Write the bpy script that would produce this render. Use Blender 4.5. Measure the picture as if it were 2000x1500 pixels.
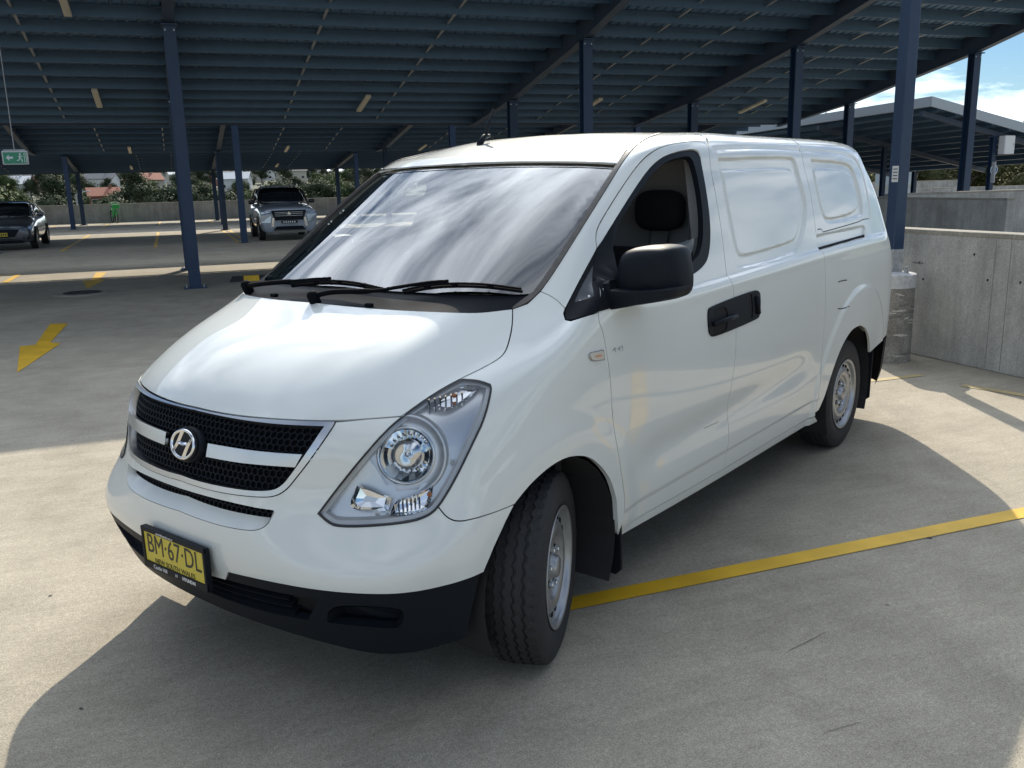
import bpy, bmesh, math, random
import numpy as np
from mathutils import Vector, Matrix
from mathutils.bvhtree import BVHTree
from mathutils.geometry import delaunay_2d_cdt

for o in list(bpy.data.objects): bpy.data.objects.remove(o)
scene = bpy.context.scene
col = scene.collection
R = math.radians

# ------------------------------------------------------------------ camera
CAM = np.array([2.40499, 2.62390, 1.70077]); YAW, PITCH, ROLL, FPX = R(-141.9376), R(12.7609), R(-1.3857), 1741.24
def cam_basis():
    f = np.array([math.cos(YAW)*math.cos(PITCH), math.sin(YAW)*math.cos(PITCH), -math.sin(PITCH)])
    r = np.array([math.sin(YAW), -math.cos(YAW), 0.]); u = np.cross(r, f)
    c, s = math.cos(ROLL), math.sin(ROLL)
    return r*c+u*s, -r*s+u*c, f
CR, CU, CF = cam_basis()
def px_ray(q): return CF + CR*(q[0]-1000)/FPX - CU*(q[1]-750)/FPX
def px_z(q, z=0.):
    d = px_ray(q); return CAM + d*((z-CAM[2])/d[2])
def px_y(q, y):
    d = px_ray(q); return CAM + d*((y-CAM[1])/d[1])
cd = bpy.data.cameras.new('camera'); cam = bpy.data.objects.new('camera', cd); col.objects.link(cam)
cam.matrix_world = Matrix([[CR[i], CU[i], -CF[i], CAM[i]] for i in range(3)] + [[0, 0, 0, 1]])
cd.sensor_width = 36; cd.lens = 36*FPX/2000; cd.clip_end = 6000; cd.clip_start = .05
scene.camera = cam

# ------------------------------------------------------------------ world and sun
SUN_AZ, SUN_EL = R(-143.0), R(35.0)          # towards the sun, in this scene's x/y frame
w = bpy.data.worlds.new('World'); scene.world = w; w.use_nodes = True
nt = w.node_tree; N = nt.nodes; L = nt.links; N.clear()
out = N.new('ShaderNodeOutputWorld'); bg = N.new('ShaderNodeBackground'); bg.inputs[1].default_value = SKY_STRENGTH = .055
sky = N.new('ShaderNodeTexSky'); sky.sky_type = 'NISHITA'; sky.sun_disc = False
sky.sun_elevation = SUN_EL; sky.sun_rotation = math.pi/2 - SUN_AZ; sky.altitude = 50; sky.dust_density = .25; sky.air_density = 1.0; sky.ozone_density = 2.2
CLOUD_W = 21.0
# broken cloud, the same everywhere in the sky
tc = N.new('ShaderNodeTexCoord'); sx = N.new('ShaderNodeSeparateXYZ'); L.new(tc.outputs['Generated'], sx.inputs[0])
def mth(op, a, b=None, c=None):
    n = N.new('ShaderNodeMath'); n.operation = op
    for k, v in enumerate((a, b, c)):
        if v is None: continue
        if isinstance(v, (int, float)): n.inputs[k].default_value = v
        else: L.new(v, n.inputs[k])
    return n.outputs[0]
zc = mth('ADD', mth('MAXIMUM', sx.outputs[2], 0.0), .16)
cx = N.new('ShaderNodeCombineXYZ'); L.new(mth('DIVIDE', sx.outputs[0], zc), cx.inputs[0]); L.new(mth('DIVIDE', sx.outputs[1], zc), cx.inputs[1])
n1 = N.new('ShaderNodeTexNoise'); n1.noise_dimensions = '4D'; n1.inputs['W'].default_value = CLOUD_W; n1.inputs['Scale'].default_value = 1.15; n1.inputs['Detail'].default_value = 9; n1.inputs['Roughness'].default_value = .58; n1.inputs['Distortion'].default_value = .55
L.new(cx.outputs[0], n1.inputs['Vector'])
hz = mth('MULTIPLY', mth('MAXIMUM', mth('SUBTRACT', .16, sx.outputs[2]), 0.), .3)     # cloud banks thicken towards the horizon
cr = N.new('ShaderNodeValToRGB'); cr.color_ramp.elements[0].position = .45; cr.color_ramp.elements[1].position = .645; L.new(mth('ADD', n1.outputs[0], hz), cr.inputs[0])
n2 = N.new('ShaderNodeTexNoise'); n2.inputs['Scale'].default_value = 3.1; n2.inputs['Detail'].default_value = 6; L.new(cx.outputs[0], n2.inputs['Vector'])
cc = N.new('ShaderNodeMix'); cc.data_type = 'RGBA'; L.new(n2.outputs[0], cc.inputs['Factor'])
cc.inputs['A'].default_value = (7.6, 8.8, 10.4, 1); cc.inputs['B'].default_value = (17.5, 18.2, 19.0, 1)
# clouds scatter sunlight forwards: brighter towards the sun
vd = N.new('ShaderNodeVectorMath'); vd.operation = 'DOT_PRODUCT'; L.new(tc.outputs['Generated'], vd.inputs[0]); vd.inputs[1].default_value = (math.cos(SUN_AZ)*math.cos(SUN_EL), math.sin(SUN_AZ)*math.cos(SUN_EL), math.sin(SUN_EL))
fs = mth('ADD', mth('MULTIPLY', mth('POWER', mth('MAXIMUM', vd.outputs['Value'], 0.), 7.), 5.2), 1.0)
vm_ = N.new('ShaderNodeVectorMath'); vm_.operation = 'SCALE'; L.new(cc.outputs['Result'], vm_.inputs[0]); L.new(fs, vm_.inputs['Scale'])
mx = N.new('ShaderNodeMix'); mx.data_type = 'RGBA'; L.new(cr.outputs[0], mx.inputs['Factor']); wb = N.new('ShaderNodeVectorMath'); wb.operation = 'MULTIPLY'; L.new(sky.outputs[0], wb.inputs[0]); wb.inputs[1].default_value = (.66, .84, 1.0); L.new(wb.outputs[0], mx.inputs['A']); L.new(vm_.outputs[0], mx.inputs['B'])
L.new(mx.outputs['Result'], bg.inputs[0]); L.new(bg.outputs[0], out.inputs[0])

sd = bpy.data.lights.new('sun', 'SUN'); sd.energy = 3.4; sd.angle = R(.5); sd.color = (1, .91, .76)
so = bpy.data.objects.new('sun', sd); col.objects.link(so)
sv = Vector((math.cos(SUN_AZ)*math.cos(SUN_EL), math.sin(SUN_AZ)*math.cos(SUN_EL), math.sin(SUN_EL)))
so.rotation_euler = sv.to_track_quat('Z', 'Y').to_euler(); so.location = sv*60
vs = scene.view_settings; vs.view_transform = 'Standard'; vs.look = 'None'; vs.gamma = 1; vs.use_curve_mapping = False; vs.exposure = .80

# ------------------------------------------------------------------ materials
MATS = {}
def mat(name, base=(.5, .5, .5), rough=.5, metal=0, coat=0, spec=None, trans=None, noise=None, bump=None, emit=None):
    """noise=(scale, colour2, amount[, detail]); bump=(scale, strength)"""
    if name in MATS: return MATS[name]
    m = bpy.data.materials.new(name); m.use_nodes = True; t = m.node_tree; b = t.nodes['Principled BSDF']
    b.inputs['Base Color'].default_value = (*base, 1); b.inputs['Roughness'].default_value = rough; b.inputs['Metallic'].default_value = metal
    if coat: b.inputs['Coat Weight'].default_value = coat; b.inputs['Coat Roughness'].default_value = .03
    if spec is not None: b.inputs['Specular IOR Level'].default_value = spec
    if emit: b.inputs['Emission Color'].default_value = (*emit[:3], 1); b.inputs['Emission Strength'].default_value = emit[3]
    if noise or bump:
        c = t.nodes.new('ShaderNodeTexCoord')
    if noise:
        n = t.nodes.new('ShaderNodeTexNoise'); n.inputs['Scale'].default_value = noise[0]; n.inputs['Detail'].default_value = noise[3] if len(noise) > 3 else 6; n.inputs['Roughness'].default_value = .6
        t.links.new(c.outputs['Object'], n.inputs['Vector'])
        r = t.nodes.new('ShaderNodeValToRGB'); r.color_ramp.elements[0].position = .35; r.color_ramp.elements[1].position = .35+.35/max(noise[2], .01) if noise[2] > 1 else .7
        r.color_ramp.elements[0].color = (*base, 1)
        k = noise[2] if noise[2] <= 1 else 1
        r.color_ramp.elements[1].color = (*[base[i]*(1-k)+noise[1][i]*k for i in range(3)], 1)
        t.links.new(n.outputs[0], r.inputs[0]); t.links.new(r.outputs[0], b.inputs['Base Color'])
    if bump:
        n = t.nodes.new('ShaderNodeTexNoise'); n.inputs['Scale'].default_value = bump[0]; n.inputs['Detail'].default_value = 8
        t.links.new(c.outputs['Object'], n.inputs['Vector'])
        bp = t.nodes.new('ShaderNodeBump'); bp.inputs['Strength'].default_value = bump[1]; bp.inputs['Distance'].default_value = .02
        t.links.new(n.outputs[0], bp.inputs['Height']); t.links.new(bp.outputs[0], b.inputs['Normal'])
    MATS[name] = m; return m
def glass(name, tint=(.8, .85, .85), rough=.0, ior=1.5):
    if name in MATS: return MATS[name]
    m = bpy.data.materials.new(name); m.use_nodes = True; t = m.node_tree; t.nodes.clear()
    o = t.nodes.new('ShaderNodeOutputMaterial'); mix = t.nodes.new('ShaderNodeMixShader'); f = t.nodes.new('ShaderNodeFresnel'); f.inputs[0].default_value = ior
    tr = t.nodes.new('ShaderNodeBsdfTransparent'); tr.inputs[0].default_value = (*tint, 1)
    g = t.nodes.new('ShaderNodeBsdfGlossy'); g.inputs['Roughness'].default_value = rough
    t.links.new(f.outputs[0], mix.inputs[0]); t.links.new(tr.outputs[0], mix.inputs[1]); t.links.new(g.outputs[0], mix.inputs[2]); t.links.new(mix.outputs[0], o.inputs[0])
    MATS[name] = m; return m

# ------------------------------------------------------------------ object helpers
def link(name, me, m=None, parent=None, smooth=False):
    o = bpy.data.objects.new(name, me); col.objects.link(o)
    if m is not None and not me.materials: me.materials.append(m)
    if parent is not None: o.parent = parent
    if smooth: me.shade_smooth()
    return o
def tag(o, label=None, cat=None, group=None, kind=None):
    if label: o['label'] = label
    if cat: o['category'] = cat
    if group: o['group'] = group
    if kind: o['kind'] = kind
    return o
def thing(name, label, cat, loc=(0, 0, 0), rz=0., group=None):
    o = bpy.data.objects.new(name, None); col.objects.link(o); o.location = loc; o.rotation_euler = (0, 0, rz); o.empty_display_size = .2
    return tag(o, label, cat, group)
def copy_tree(o, parent=None):
    c = o.copy(); col.objects.link(c)
    if parent is not None: c.parent = parent
    for ch in list(o.children): copy_tree(ch, c)
    return c
class MB:
    """collects simple solids; build() links them as one mesh"""
    def __init__(s): s.v = []; s.f = []
    def add(s, v, f):
        k = len(s.v); s.v += [tuple(map(float, q)) for q in v]; s.f += [tuple(i+k for i in q) for q in f]; return s
    def box(s, c, d, ax=None, bev=0.):
        """centre, full sizes, optional 3 axis vectors"""
        A = [Vector(a) for a in ax] if ax else [Vector((1, 0, 0)), Vector((0, 1, 0)), Vector((0, 0, 1))]
        c = Vector(c); h = [k/2 for k in d]
        if bev <= 0:
            v = [c+A[0]*(i*h[0])+A[1]*(j*h[1])+A[2]*(k*h[2]) for k in (-1, 1) for j in (-1, 1) for i in (-1, 1)]
            return s.add(v, [(0, 2, 3, 1), (4, 5, 7, 6), (0, 1, 5, 4), (2, 6, 7, 3), (0, 4, 6, 2), (1, 3, 7, 5)])
        bm = bmesh.new(); bmesh.ops.create_cube(bm, size=1.)
        for q in bm.verts: q.co = Vector((q.co.x*d[0], q.co.y*d[1], q.co.z*d[2]))
        bmesh.ops.bevel(bm, geom=list(bm.edges), offset=bev, segments=2, affect='EDGES', profile=.5)
        bm.verts.index_update()
        s.add([c+A[0]*q.co.x+A[1]*q.co.y+A[2]*q.co.z for q in bm.verts], [[q.index for q in f.verts] for f in bm.faces]); bm.free(); return s
    def span(s, a, b, bev=0.):
        return s.box([(a[i]+b[i])/2 for i in range(3)], [abs(b[i]-a[i]) for i in range(3)], None, bev)
    def tube(s, pts, r, n=8, cap=True):
        pts = [Vector(q) for q in pts]; rr = r if hasattr(r, '__len__') else [r]*len(pts); V = []; F = []
        t0 = (pts[1]-pts[0]).normalized(); u = t0.orthogonal().normalized()
        for i, q in enumerate(pts):
            t = (pts[min(i+1, len(pts)-1)]-pts[max(i-1, 0)]).normalized(); u = (u-t*u.dot(t)).normalized(); b = t.cross(u)
            V += [q+(u*math.cos(a)+b*math.sin(a))*rr[i] for a in [2*math.pi*k/n for k in range(n)]]
        for i in range(len(pts)-1):
            for k in range(n): F.append((i*n+k, i*n+(k+1) % n, (i+1)*n+(k+1) % n, (i+1)*n+k))
        if cap: F.append(tuple(range(n-1, -1, -1))); F.append(tuple(range((len(pts)-1)*n, len(pts)*n)))
        return s.add(V, F)
    def lathe(s, prof, o=(0, 0, 0), ax=(0, 0, 1), n=24, up=None):
        """prof: list of (radius, height along axis)"""
        a = Vector(ax).normalized(); u = a.orthogonal().normalized() if up is None else Vector(up); w_ = a.cross(u); o = Vector(o); V = []; F = []
        for r, h in prof: V += [o+a*h+(u*math.cos(q)+w_*math.sin(q))*r for q in [2*math.pi*k/n for k in range(n)]]
        for i in range(len(prof)-1):
            for k in range(n): F.append((i*n+k, i*n+(k+1) % n, (i+1)*n+(k+1) % n, (i+1)*n+k))
        return s.add(V, F)
    def prism(s, poly, o, X, Y, Z, h):
        """polygon (2-D) in the X/Y axes at o, thickness h along Z"""
        o, X, Y, Z = map(Vector, (o, X, Y, Z)); n = len(poly)
        V = [o+X*a+Y*b for a, b in poly]+[o+X*a+Y*b+Z*h for a, b in poly]
        F = [tuple(range(n-1, -1, -1)), tuple(range(n, 2*n))]+[(k, (k+1) % n, n+(k+1) % n, n+k) for k in range(n)]
        return s.add(V, F)
    def mesh(s, name):
        me = bpy.data.meshes.new(name); me.from_pydata(s.v, [], s.f); me.update(); return me
    def build(s, name, m, parent=None, smooth=False, auto=None):
        me = s.mesh(name); bm = bmesh.new(); bm.from_mesh(me); bmesh.ops.recalc_face_normals(bm, faces=list(bm.faces)); bm.to_mesh(me); bm.free()
        o = link(name, me, m, parent, smooth or auto is not None)
        if auto is not None: me.set_sharp_from_angle(angle=R(auto))
        return o
# ------------------------------------------------------------------ the van: smooth master surface (interpolating cubic B-spline), half body, x forward, y to its left
ROWS = [
 [(.70,0,.14),(.69,.25,.14),(.66,.45,.14),(.61,.62,.14),(.53,.75,.14),(.45,.81,.14),(.36,.85,.14),(.05,.85,.14),(-.3,.84,.14)],
 [(.80,0,.28),(.792,.25,.28),(.765,.45,.28),(.715,.62,.28),(.615,.77,.28),(.515,.84,.28),(.41,.885,.285),(.1,.905,.30),(-.3,.905,.30)],
 [(.86,0,.42),(.852,.25,.42),(.825,.45,.42),(.775,.63,.42),(.68,.785,.42),(.56,.865,.43),(.42,.915,.44),(.1,.938,.45),(-.3,.93,.45)],
 [(.887,0,.56),(.879,.25,.56),(.852,.45,.56),(.798,.64,.56),(.695,.80,.565),(.57,.885,.575),(.41,.93,.59),(.1,.955,.62),(-.3,.945,.62)],
 [(.868,0,.71),(.855,.24,.71),(.815,.42,.71),(.732,.60,.71),(.63,.76,.71),(.515,.863,.715),(.37,.926,.75),(.08,.96,.80),(-.3,.955,.80)],
 [(.828,0,.87),(.815,.23,.87),(.78,.41,.87),(.695,.59,.87),(.58,.74,.87),(.455,.848,.88),(.31,.914,.90),(.05,.955,.95),(-.3,.96,.98)],
 [(.745,0,1.015),(.735,.23,1.012),(.705,.41,1.006),(.635,.58,1.000),(.52,.715,1.00),(.385,.815,1.015),(.24,.885,1.04),(.03,.938,1.085),(-.3,.957,1.12)],
 [(.50,0,1.175),(.49,.22,1.172),(.462,.40,1.167),(.405,.575,1.152),(.315,.70,1.112),(.235,.785,1.103),(.12,.857,1.125),(-.05,.915,1.170),(-.32,.945,1.24)],
 [(.21,0,1.290),(.20,.22,1.290),(.17,.40,1.288),(.115,.575,1.282),(.03,.695,1.268),(-.05,.772,1.256),(-.135,.827,1.262),(-.25,.873,1.290),(-.45,.912,1.36)],
 [(-.22,0,1.545),(-.23,.22,1.543),(-.262,.40,1.539),(-.315,.565,1.531),(-.368,.662,1.525),(-.405,.727,1.520),(-.48,.773,1.525),(-.63,.81,1.54),(-.86,.838,1.55)],
 [(-.66,0,1.790),(-.67,.22,1.789),(-.70,.40,1.786),(-.75,.56,1.781),(-.80,.655,1.778),(-.845,.71,1.780),(-.92,.74,1.783),(-1.05,.765,1.780),(-1.2,.79,1.765)],
 [(-.74,0,1.817),(-.76,.20,1.818),(-.80,.37,1.818),(-.87,.515,1.822),(-.94,.595,1.829),(-1.00,.640,1.839),(-1.10,.668,1.855),(-1.22,.688,1.868),(-1.36,.70,1.878)],
 [(-.82,0,1.842),(-.85,.165,1.845),(-.90,.30,1.851),(-.98,.405,1.861),(-1.06,.455,1.873),(-1.14,.483,1.884),(-1.24,.495,1.896),(-1.36,.50,1.905),(-1.5,.50,1.912)],
 [(-.90,0,1.863),(-.94,.095,1.869),(-1.00,.165,1.880),(-1.08,.215,1.893),(-1.16,.24,1.904),(-1.25,.25,1.914),(-1.35,.25,1.919),(-1.47,.25,1.923),(-1.6,.25,1.925)],
 [(-.98,0,1.880),(-1.04,0,1.890),(-1.11,0,1.900),(-1.19,0,1.911),(-1.28,0,1.920),(-1.37,0,1.922),(-1.47,0,1.925),(-1.58,0,1.926),(-1.7,0,1.926)],
]
SEC = [(.84,.16),(.905,.30),(.927,.45),(.943,.62),(.955,.80),(.960,.98),(.958,1.13),(.945,1.25),(.912,1.37),(.866,1.55),(.80,1.76),(.70,1.890),(.50,1.918),(.25,1.924),(0,1.925)]
XS = [[-.85,-1.45,-2.05,-2.65,-3.2,-3.66]]*8+[[-.98,-1.5,-2.08,-2.65,-3.2,-3.66],[-1.22,-1.65,-2.15,-2.68,-3.2,-3.64],[-1.5,-1.85,-2.28,-2.75,-3.2,-3.60],[-1.65,-1.97,-2.35,-2.78,-3.2,-3.58],[-1.75,-2.05,-2.4,-2.8,-3.2,-3.56],[-1.83,-2.1,-2.42,-2.81,-3.2,-3.55],[-1.92,-2.17,-2.46,-2.82,-3.2,-3.54]]
REAR = [  # m15, m16, m17, m18 for each row
 [(-3.97,.82),(-4.13,.72),(-4.19,.42),(-4.20,0)],[(-3.99,.885),(-4.17,.77),(-4.24,.44),(-4.25,0)],[(-4.0,.905),(-4.18,.79),(-4.25,.45),(-4.26,0)],
 [(-4.0,.917),(-4.18,.80),(-4.25,.45),(-4.26,0)],[(-4.0,.925),(-4.17,.80),(-4.235,.45),(-4.245,0)],[(-4.0,.925),(-4.16,.80),(-4.225,.45),(-4.235,0)],
 [(-3.99,.92),(-4.145,.79),(-4.21,.45),(-4.22,0)],[(-3.97,.905),(-4.13,.775),(-4.19,.45),(-4.20,0)],[(-3.95,.872),(-4.10,.74),(-4.165,.43),(-4.175,0)],
 [(-3.91,.825),(-4.05,.69),(-4.115,.40),(-4.125,0)],[(-3.84,.755),(-3.97,.61),(-4.04,.36),(-4.05,0)],[(-3.79,.65),(-3.90,.51),(-3.97,.30),(-3.99,0)],
 [(-3.75,.455),(-3.85,.36),(-3.91,.21),(-3.94,0)],[(-3.72,.23),(-3.80,.18),(-3.85,.105),(-3.88,0)],[(-3.69,0),(-3.74,0),(-3.79,0),(-3.83,0)]]
ZR = [0,0,0,0,0,0,0,-.005,-.01,-.015,-.02,-.02,-.015,-.01,-.008]
GRID = np.zeros((19, 15, 3))
for j in range(15):
    pts = list(ROWS[j])
    for k in range(6):
        bulge = 0
        if k in (4,) and 2 <= j <= 5: bulge = [0, 0, .012, .016, .012, .004][j]
        if k == 5: bulge = -.008
        pts.append((XS[j][k], max(0, SEC[j][0]+bulge) if SEC[j][0] else 0, SEC[j][1]-(.006 if (k == 5 and j > 9) else 0)))
    for k in range(4): pts.append((REAR[j][k][0], REAR[j][k][1], SEC[j][1]+ZR[j]*[1, 1.6, 1.8, 1.8][k]))
    GRID[:, j] = pts
def solve1(P, odd_lo, odd_hi, nat_lo=False, nat_hi=False):
    """interpolating cubic b-spline controls along axis 0 incl. one phantom at each end"""
    n = len(P); A = np.zeros((n+2, n+2)); B = np.zeros((n+2,)+P.shape[1:])
    for i in range(n): A[i+1, i:i+3] = (1/6, 4/6, 1/6); B[i+1] = P[i]
    if nat_lo: A[0, :3] = (1, -2, 1)
    else: A[0, 0] = 1; A[0, 2] = 1 if odd_lo else -1
    if nat_hi: A[-1, -3:] = (1, -2, 1)
    else: A[-1, -1] = 1; A[-1, -3] = 1 if odd_hi else -1
    return np.linalg.solve(A, B.reshape(n+2, -1)).reshape(B.shape)
CTRL = np.zeros((21, 17, 3))
for c in range(3):
    odd = c == 1
    t = solve1(GRID[:, :, c], odd, odd)
    CTRL[:, :, c] = solve1(t.T.copy(), False, odd, nat_lo=True).T
def bas(f): return np.stack([(1-f)**3/6, (3*f**3-6*f**2+4)/6, (-3*f**3+3*f**2+3*f+1)/6, f**3/6], -1)
def surf(u, v):
    u = np.clip(np.asarray(u, float), 0, 18); v = np.clip(np.asarray(v, float), 0, 14)
    iu = np.minimum(u.astype(int), 17); iv = np.minimum(v.astype(int), 13); bu = bas(u-iu); bv = bas(v-iv)
    P = np.zeros(u.shape+(3,))
    for a in range(4):
        for b in range(4): P += (bu[..., a]*bv[..., b])[..., None]*CTRL[iu+a, iv+b]
    return P
def surf_n(u, v):
    e = 1e-3; a = surf(np.clip(u+e, 0, 18), v)-surf(np.clip(u-e, 0, 18), v); b = surf(u, np.clip(v+e, 0, 14))-surf(u, np.clip(v-e, 0, 14))
    n = np.cross(a, b); return n/np.maximum(np.linalg.norm(n, axis=-1, keepdims=True), 1e-12)
NS = 8
UU, VV = np.meshgrid(np.linspace(0, 18, 18*NS+1), np.linspace(0, 14, 14*NS+1), indexing='ij')
MP = surf(UU, VV); nu_, nv_ = UU.shape
_v = [Vector(q) for q in MP.reshape(-1, 3)]; _f = []; _uv = np.stack([UU, VV], -1).reshape(-1, 2)
for i in range(nu_-1):
    for j in range(nv_-1):
        a = i*nv_+j; _f.append((a, a+nv_, a+nv_+1)); _f.append((a, a+nv_+1, a+1))
_nv = len(_v)
_vm = _v+[Vector((q.x, -q.y, q.z)) for q in _v]; _mi = [i if abs(_v[i].y) < 1e-7 else i+_nv for i in range(_nv)]; _fm = _f+[(_mi[a], _mi[c], _mi[b]) for a, b, c in _f]
BVH = BVHTree.FromPolygons(_vm, _fm)
_sgn = 1.0
def hit(o, d):
    """ray on the master surface -> (u, v, side) or None"""
    o = Vector(o)+Vector((1.3e-5, 2.7e-5, .7e-5)); loc, n, k, dist = BVH.ray_cast(o, Vector(d).normalized())
    if loc is None: loc, n, k, dist = BVH.find_nearest(Vector(o)+Vector(d)*max(0., -(Vector(o)-Vector((-1.2, .5, 1))).dot(Vector(d))/Vector(d).length_squared))
    s = 1 if k < len(_f) else -1
    tri = _fm[k]; A, B, C = (_vm[q] for q in tri)
    v0, v1, v2 = B-A, C-A, loc-A; d00, d01, d11, d20, d21 = v0.dot(v0), v0.dot(v1), v1.dot(v1), v2.dot(v0), v2.dot(v1)
    den = d00*d11-d01*d01; b = (d11*d20-d01*d21)/den if den else 0; c = (d00*d21-d01*d20)/den if den else 0
    ia, ib, ic = (q-(_nv if q >= _nv else 0) for q in tri)
    uv = _uv[ia]*(1-b-c)+_uv[ib]*b+_uv[ic]*c
    return uv[0], uv[1], s
def lift(origins, d):
    H = [hit(o, d) for o in origins]; u = np.array([h[0] for h in H]); v = np.array([h[1] for h in H]); s = np.array([h[2] for h in H])
    P = surf(u, v); Nn = surf_n(u, v)
    c = Nn@np.array([1., 0, 0])  # make normals point outwards
    ctr = np.array([-1.7, 0, .9]); flip = np.where(((P-ctr)*Nn).sum(-1) < 0, -1, 1); Nn *= flip[:, None]
    P[:, 1] *= s; Nn[:, 1] *= s
    return P, Nn
def px3(pts, off=0.):
    """photo pixels -> points on the van's surface"""
    H = [hit(CAM, px_ray(q)) for q in pts]; P = surf(np.array([h[0] for h in H]), np.array([h[1] for h in H])); P[:, 1] *= np.array([h[2] for h in H]); return P
def px3y(pts): # left half only, clamped to y>=0
    P = px3(pts); P[:, 1] = np.maximum(P[:, 1], 0); return P
def frame_of(d):
    d = Vector(d).normalized(); up = Vector((0, 0, 1)) if abs(d.z) < .9 else Vector((1, 0, 0))
    X = d.cross(up).normalized(); Y = X.cross(d).normalized(); return np.array(X), np.array(Y), np.array(d)
def densify(P, h, closed=True):
    out = []; n = len(P)
    for i in range(n if closed else n-1):
        a, b = P[i], P[(i+1) % n]; k = max(1, int(np.ceil(np.linalg.norm(b-a)/h)))
        out += [a+(b-a)*q/k for q in range(k)]
    if not closed: out.append(P[-1])
    return np.array(out)
def smooth_poly(P, it=2, corner=50, closed=True):
    """Chaikin, keeping sharp corners"""
    P = [np.array(q, float) for q in P]
    for _ in range(it):
        n = len(P); out = []
        for i in range(n):
            a, b, c = P[i-1], P[i], P[(i+1) % n]; t1, t2 = b-a, c-b
            ang = math.degrees(math.acos(max(-1, min(1, float(t1@t2)/(np.linalg.norm(t1)*np.linalg.norm(t2)+1e-12)))))
            if (not closed and i in (0, n-1)) or ang > corner: out.append(b)
            else: out += [b*.75+a*.25, b*.75+c*.25]
        P = out
    return np.array(P)
def inside(pt, poly):
    x, y = pt[..., 0], pt[..., 1]; r = np.zeros(x.shape, bool); n = len(poly); j = n-1
    for i in range(n):
        xi, yi = poly[i]; xj, yj = poly[j]
        c = ((yi > y) != (yj > y)) & (x < (xj-xi)*(y-yi)/((yj-yi) if yj != yi else 1e-12)+xi); r ^= c; j = i
    return r
def seg_dist(pt, poly, closed=True):
    A = np.array(poly); B = np.roll(A, -1, 0)
    if not closed: A, B = A[:-1], B[:-1]
    D = B-A; L2 = np.maximum((D**2).sum(1), 1e-12); res = np.full(len(pt), 1e9)
    for k in range(0, len(pt), 4000):
        q = pt[k:k+4000, None]-A[None]; t = np.clip((q*D[None]).sum(-1)/L2, 0, 1); res[k:k+4000] = np.sqrt(((q-t[..., None]*D[None])**2).sum(-1)).min(1)
    return res
def inset2(poly, dist):
    """move a closed 2-D outline inwards"""
    P = np.array(poly); a = 0.5*np.sum(P[:, 0]*np.roll(P[:, 1], -1)-np.roll(P[:, 0], -1)*P[:, 1]); s = 1 if a > 0 else -1
    e = np.roll(P, -1, 0)-P; e /= np.maximum(np.linalg.norm(e, axis=1, keepdims=True), 1e-9); n = np.stack([-e[:, 1], e[:, 0]], 1)*s
    m = n+np.roll(n, 1, 0); m /= np.maximum((m*m).sum(1, keepdims=True)/2, .35); return P+m*dist
def cdt(outer, holes, h, extra=None):
    lo, hi = outer.min(0), outer.max(0); g = []
    nx = int((hi[0]-lo[0])/h)+2; ny = int((hi[1]-lo[1])/(h*.866))+2
    for j in range(ny):
        for i in range(nx): g.append((lo[0]+(i+.5*(j % 2))*h, lo[1]+j*h*.866))
    g = np.array(g)
    if extra is not None and len(extra): g = np.concatenate([g[seg_dist(g, extra, False) > h*.6] if False else g, extra])
    ok = inside(g, outer) & (seg_dist(g, outer) > h*.45)
    for q in holes: ok &= ~inside(g, q) & (seg_dist(g, q) > h*.45)
    g = g[ok]; V = [tuple(q) for q in outer]; E = [(i, (i+1) % len(outer)) for i in range(len(outer))]
    for q in holes:
        k = len(V); V += [tuple(z) for z in q]; E += [(k+i, k+(i+1) % len(q)) for i in range(len(q))]
    V += [tuple(q) for q in g]
    rv, re, rf, *_ = delaunay_2d_cdt([Vector(q) for q in V], E, [], 0, 1e-7)
    rv = np.array([tuple(q) for q in rv]); rf = np.array([tuple(q) for q in rf if len(q) == 3])
    c = rv[rf].mean(1); ok = inside(c, outer)
    for q in holes: ok &= ~inside(c, q)
    return rv, rf[ok]
PAINT = None
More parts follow.
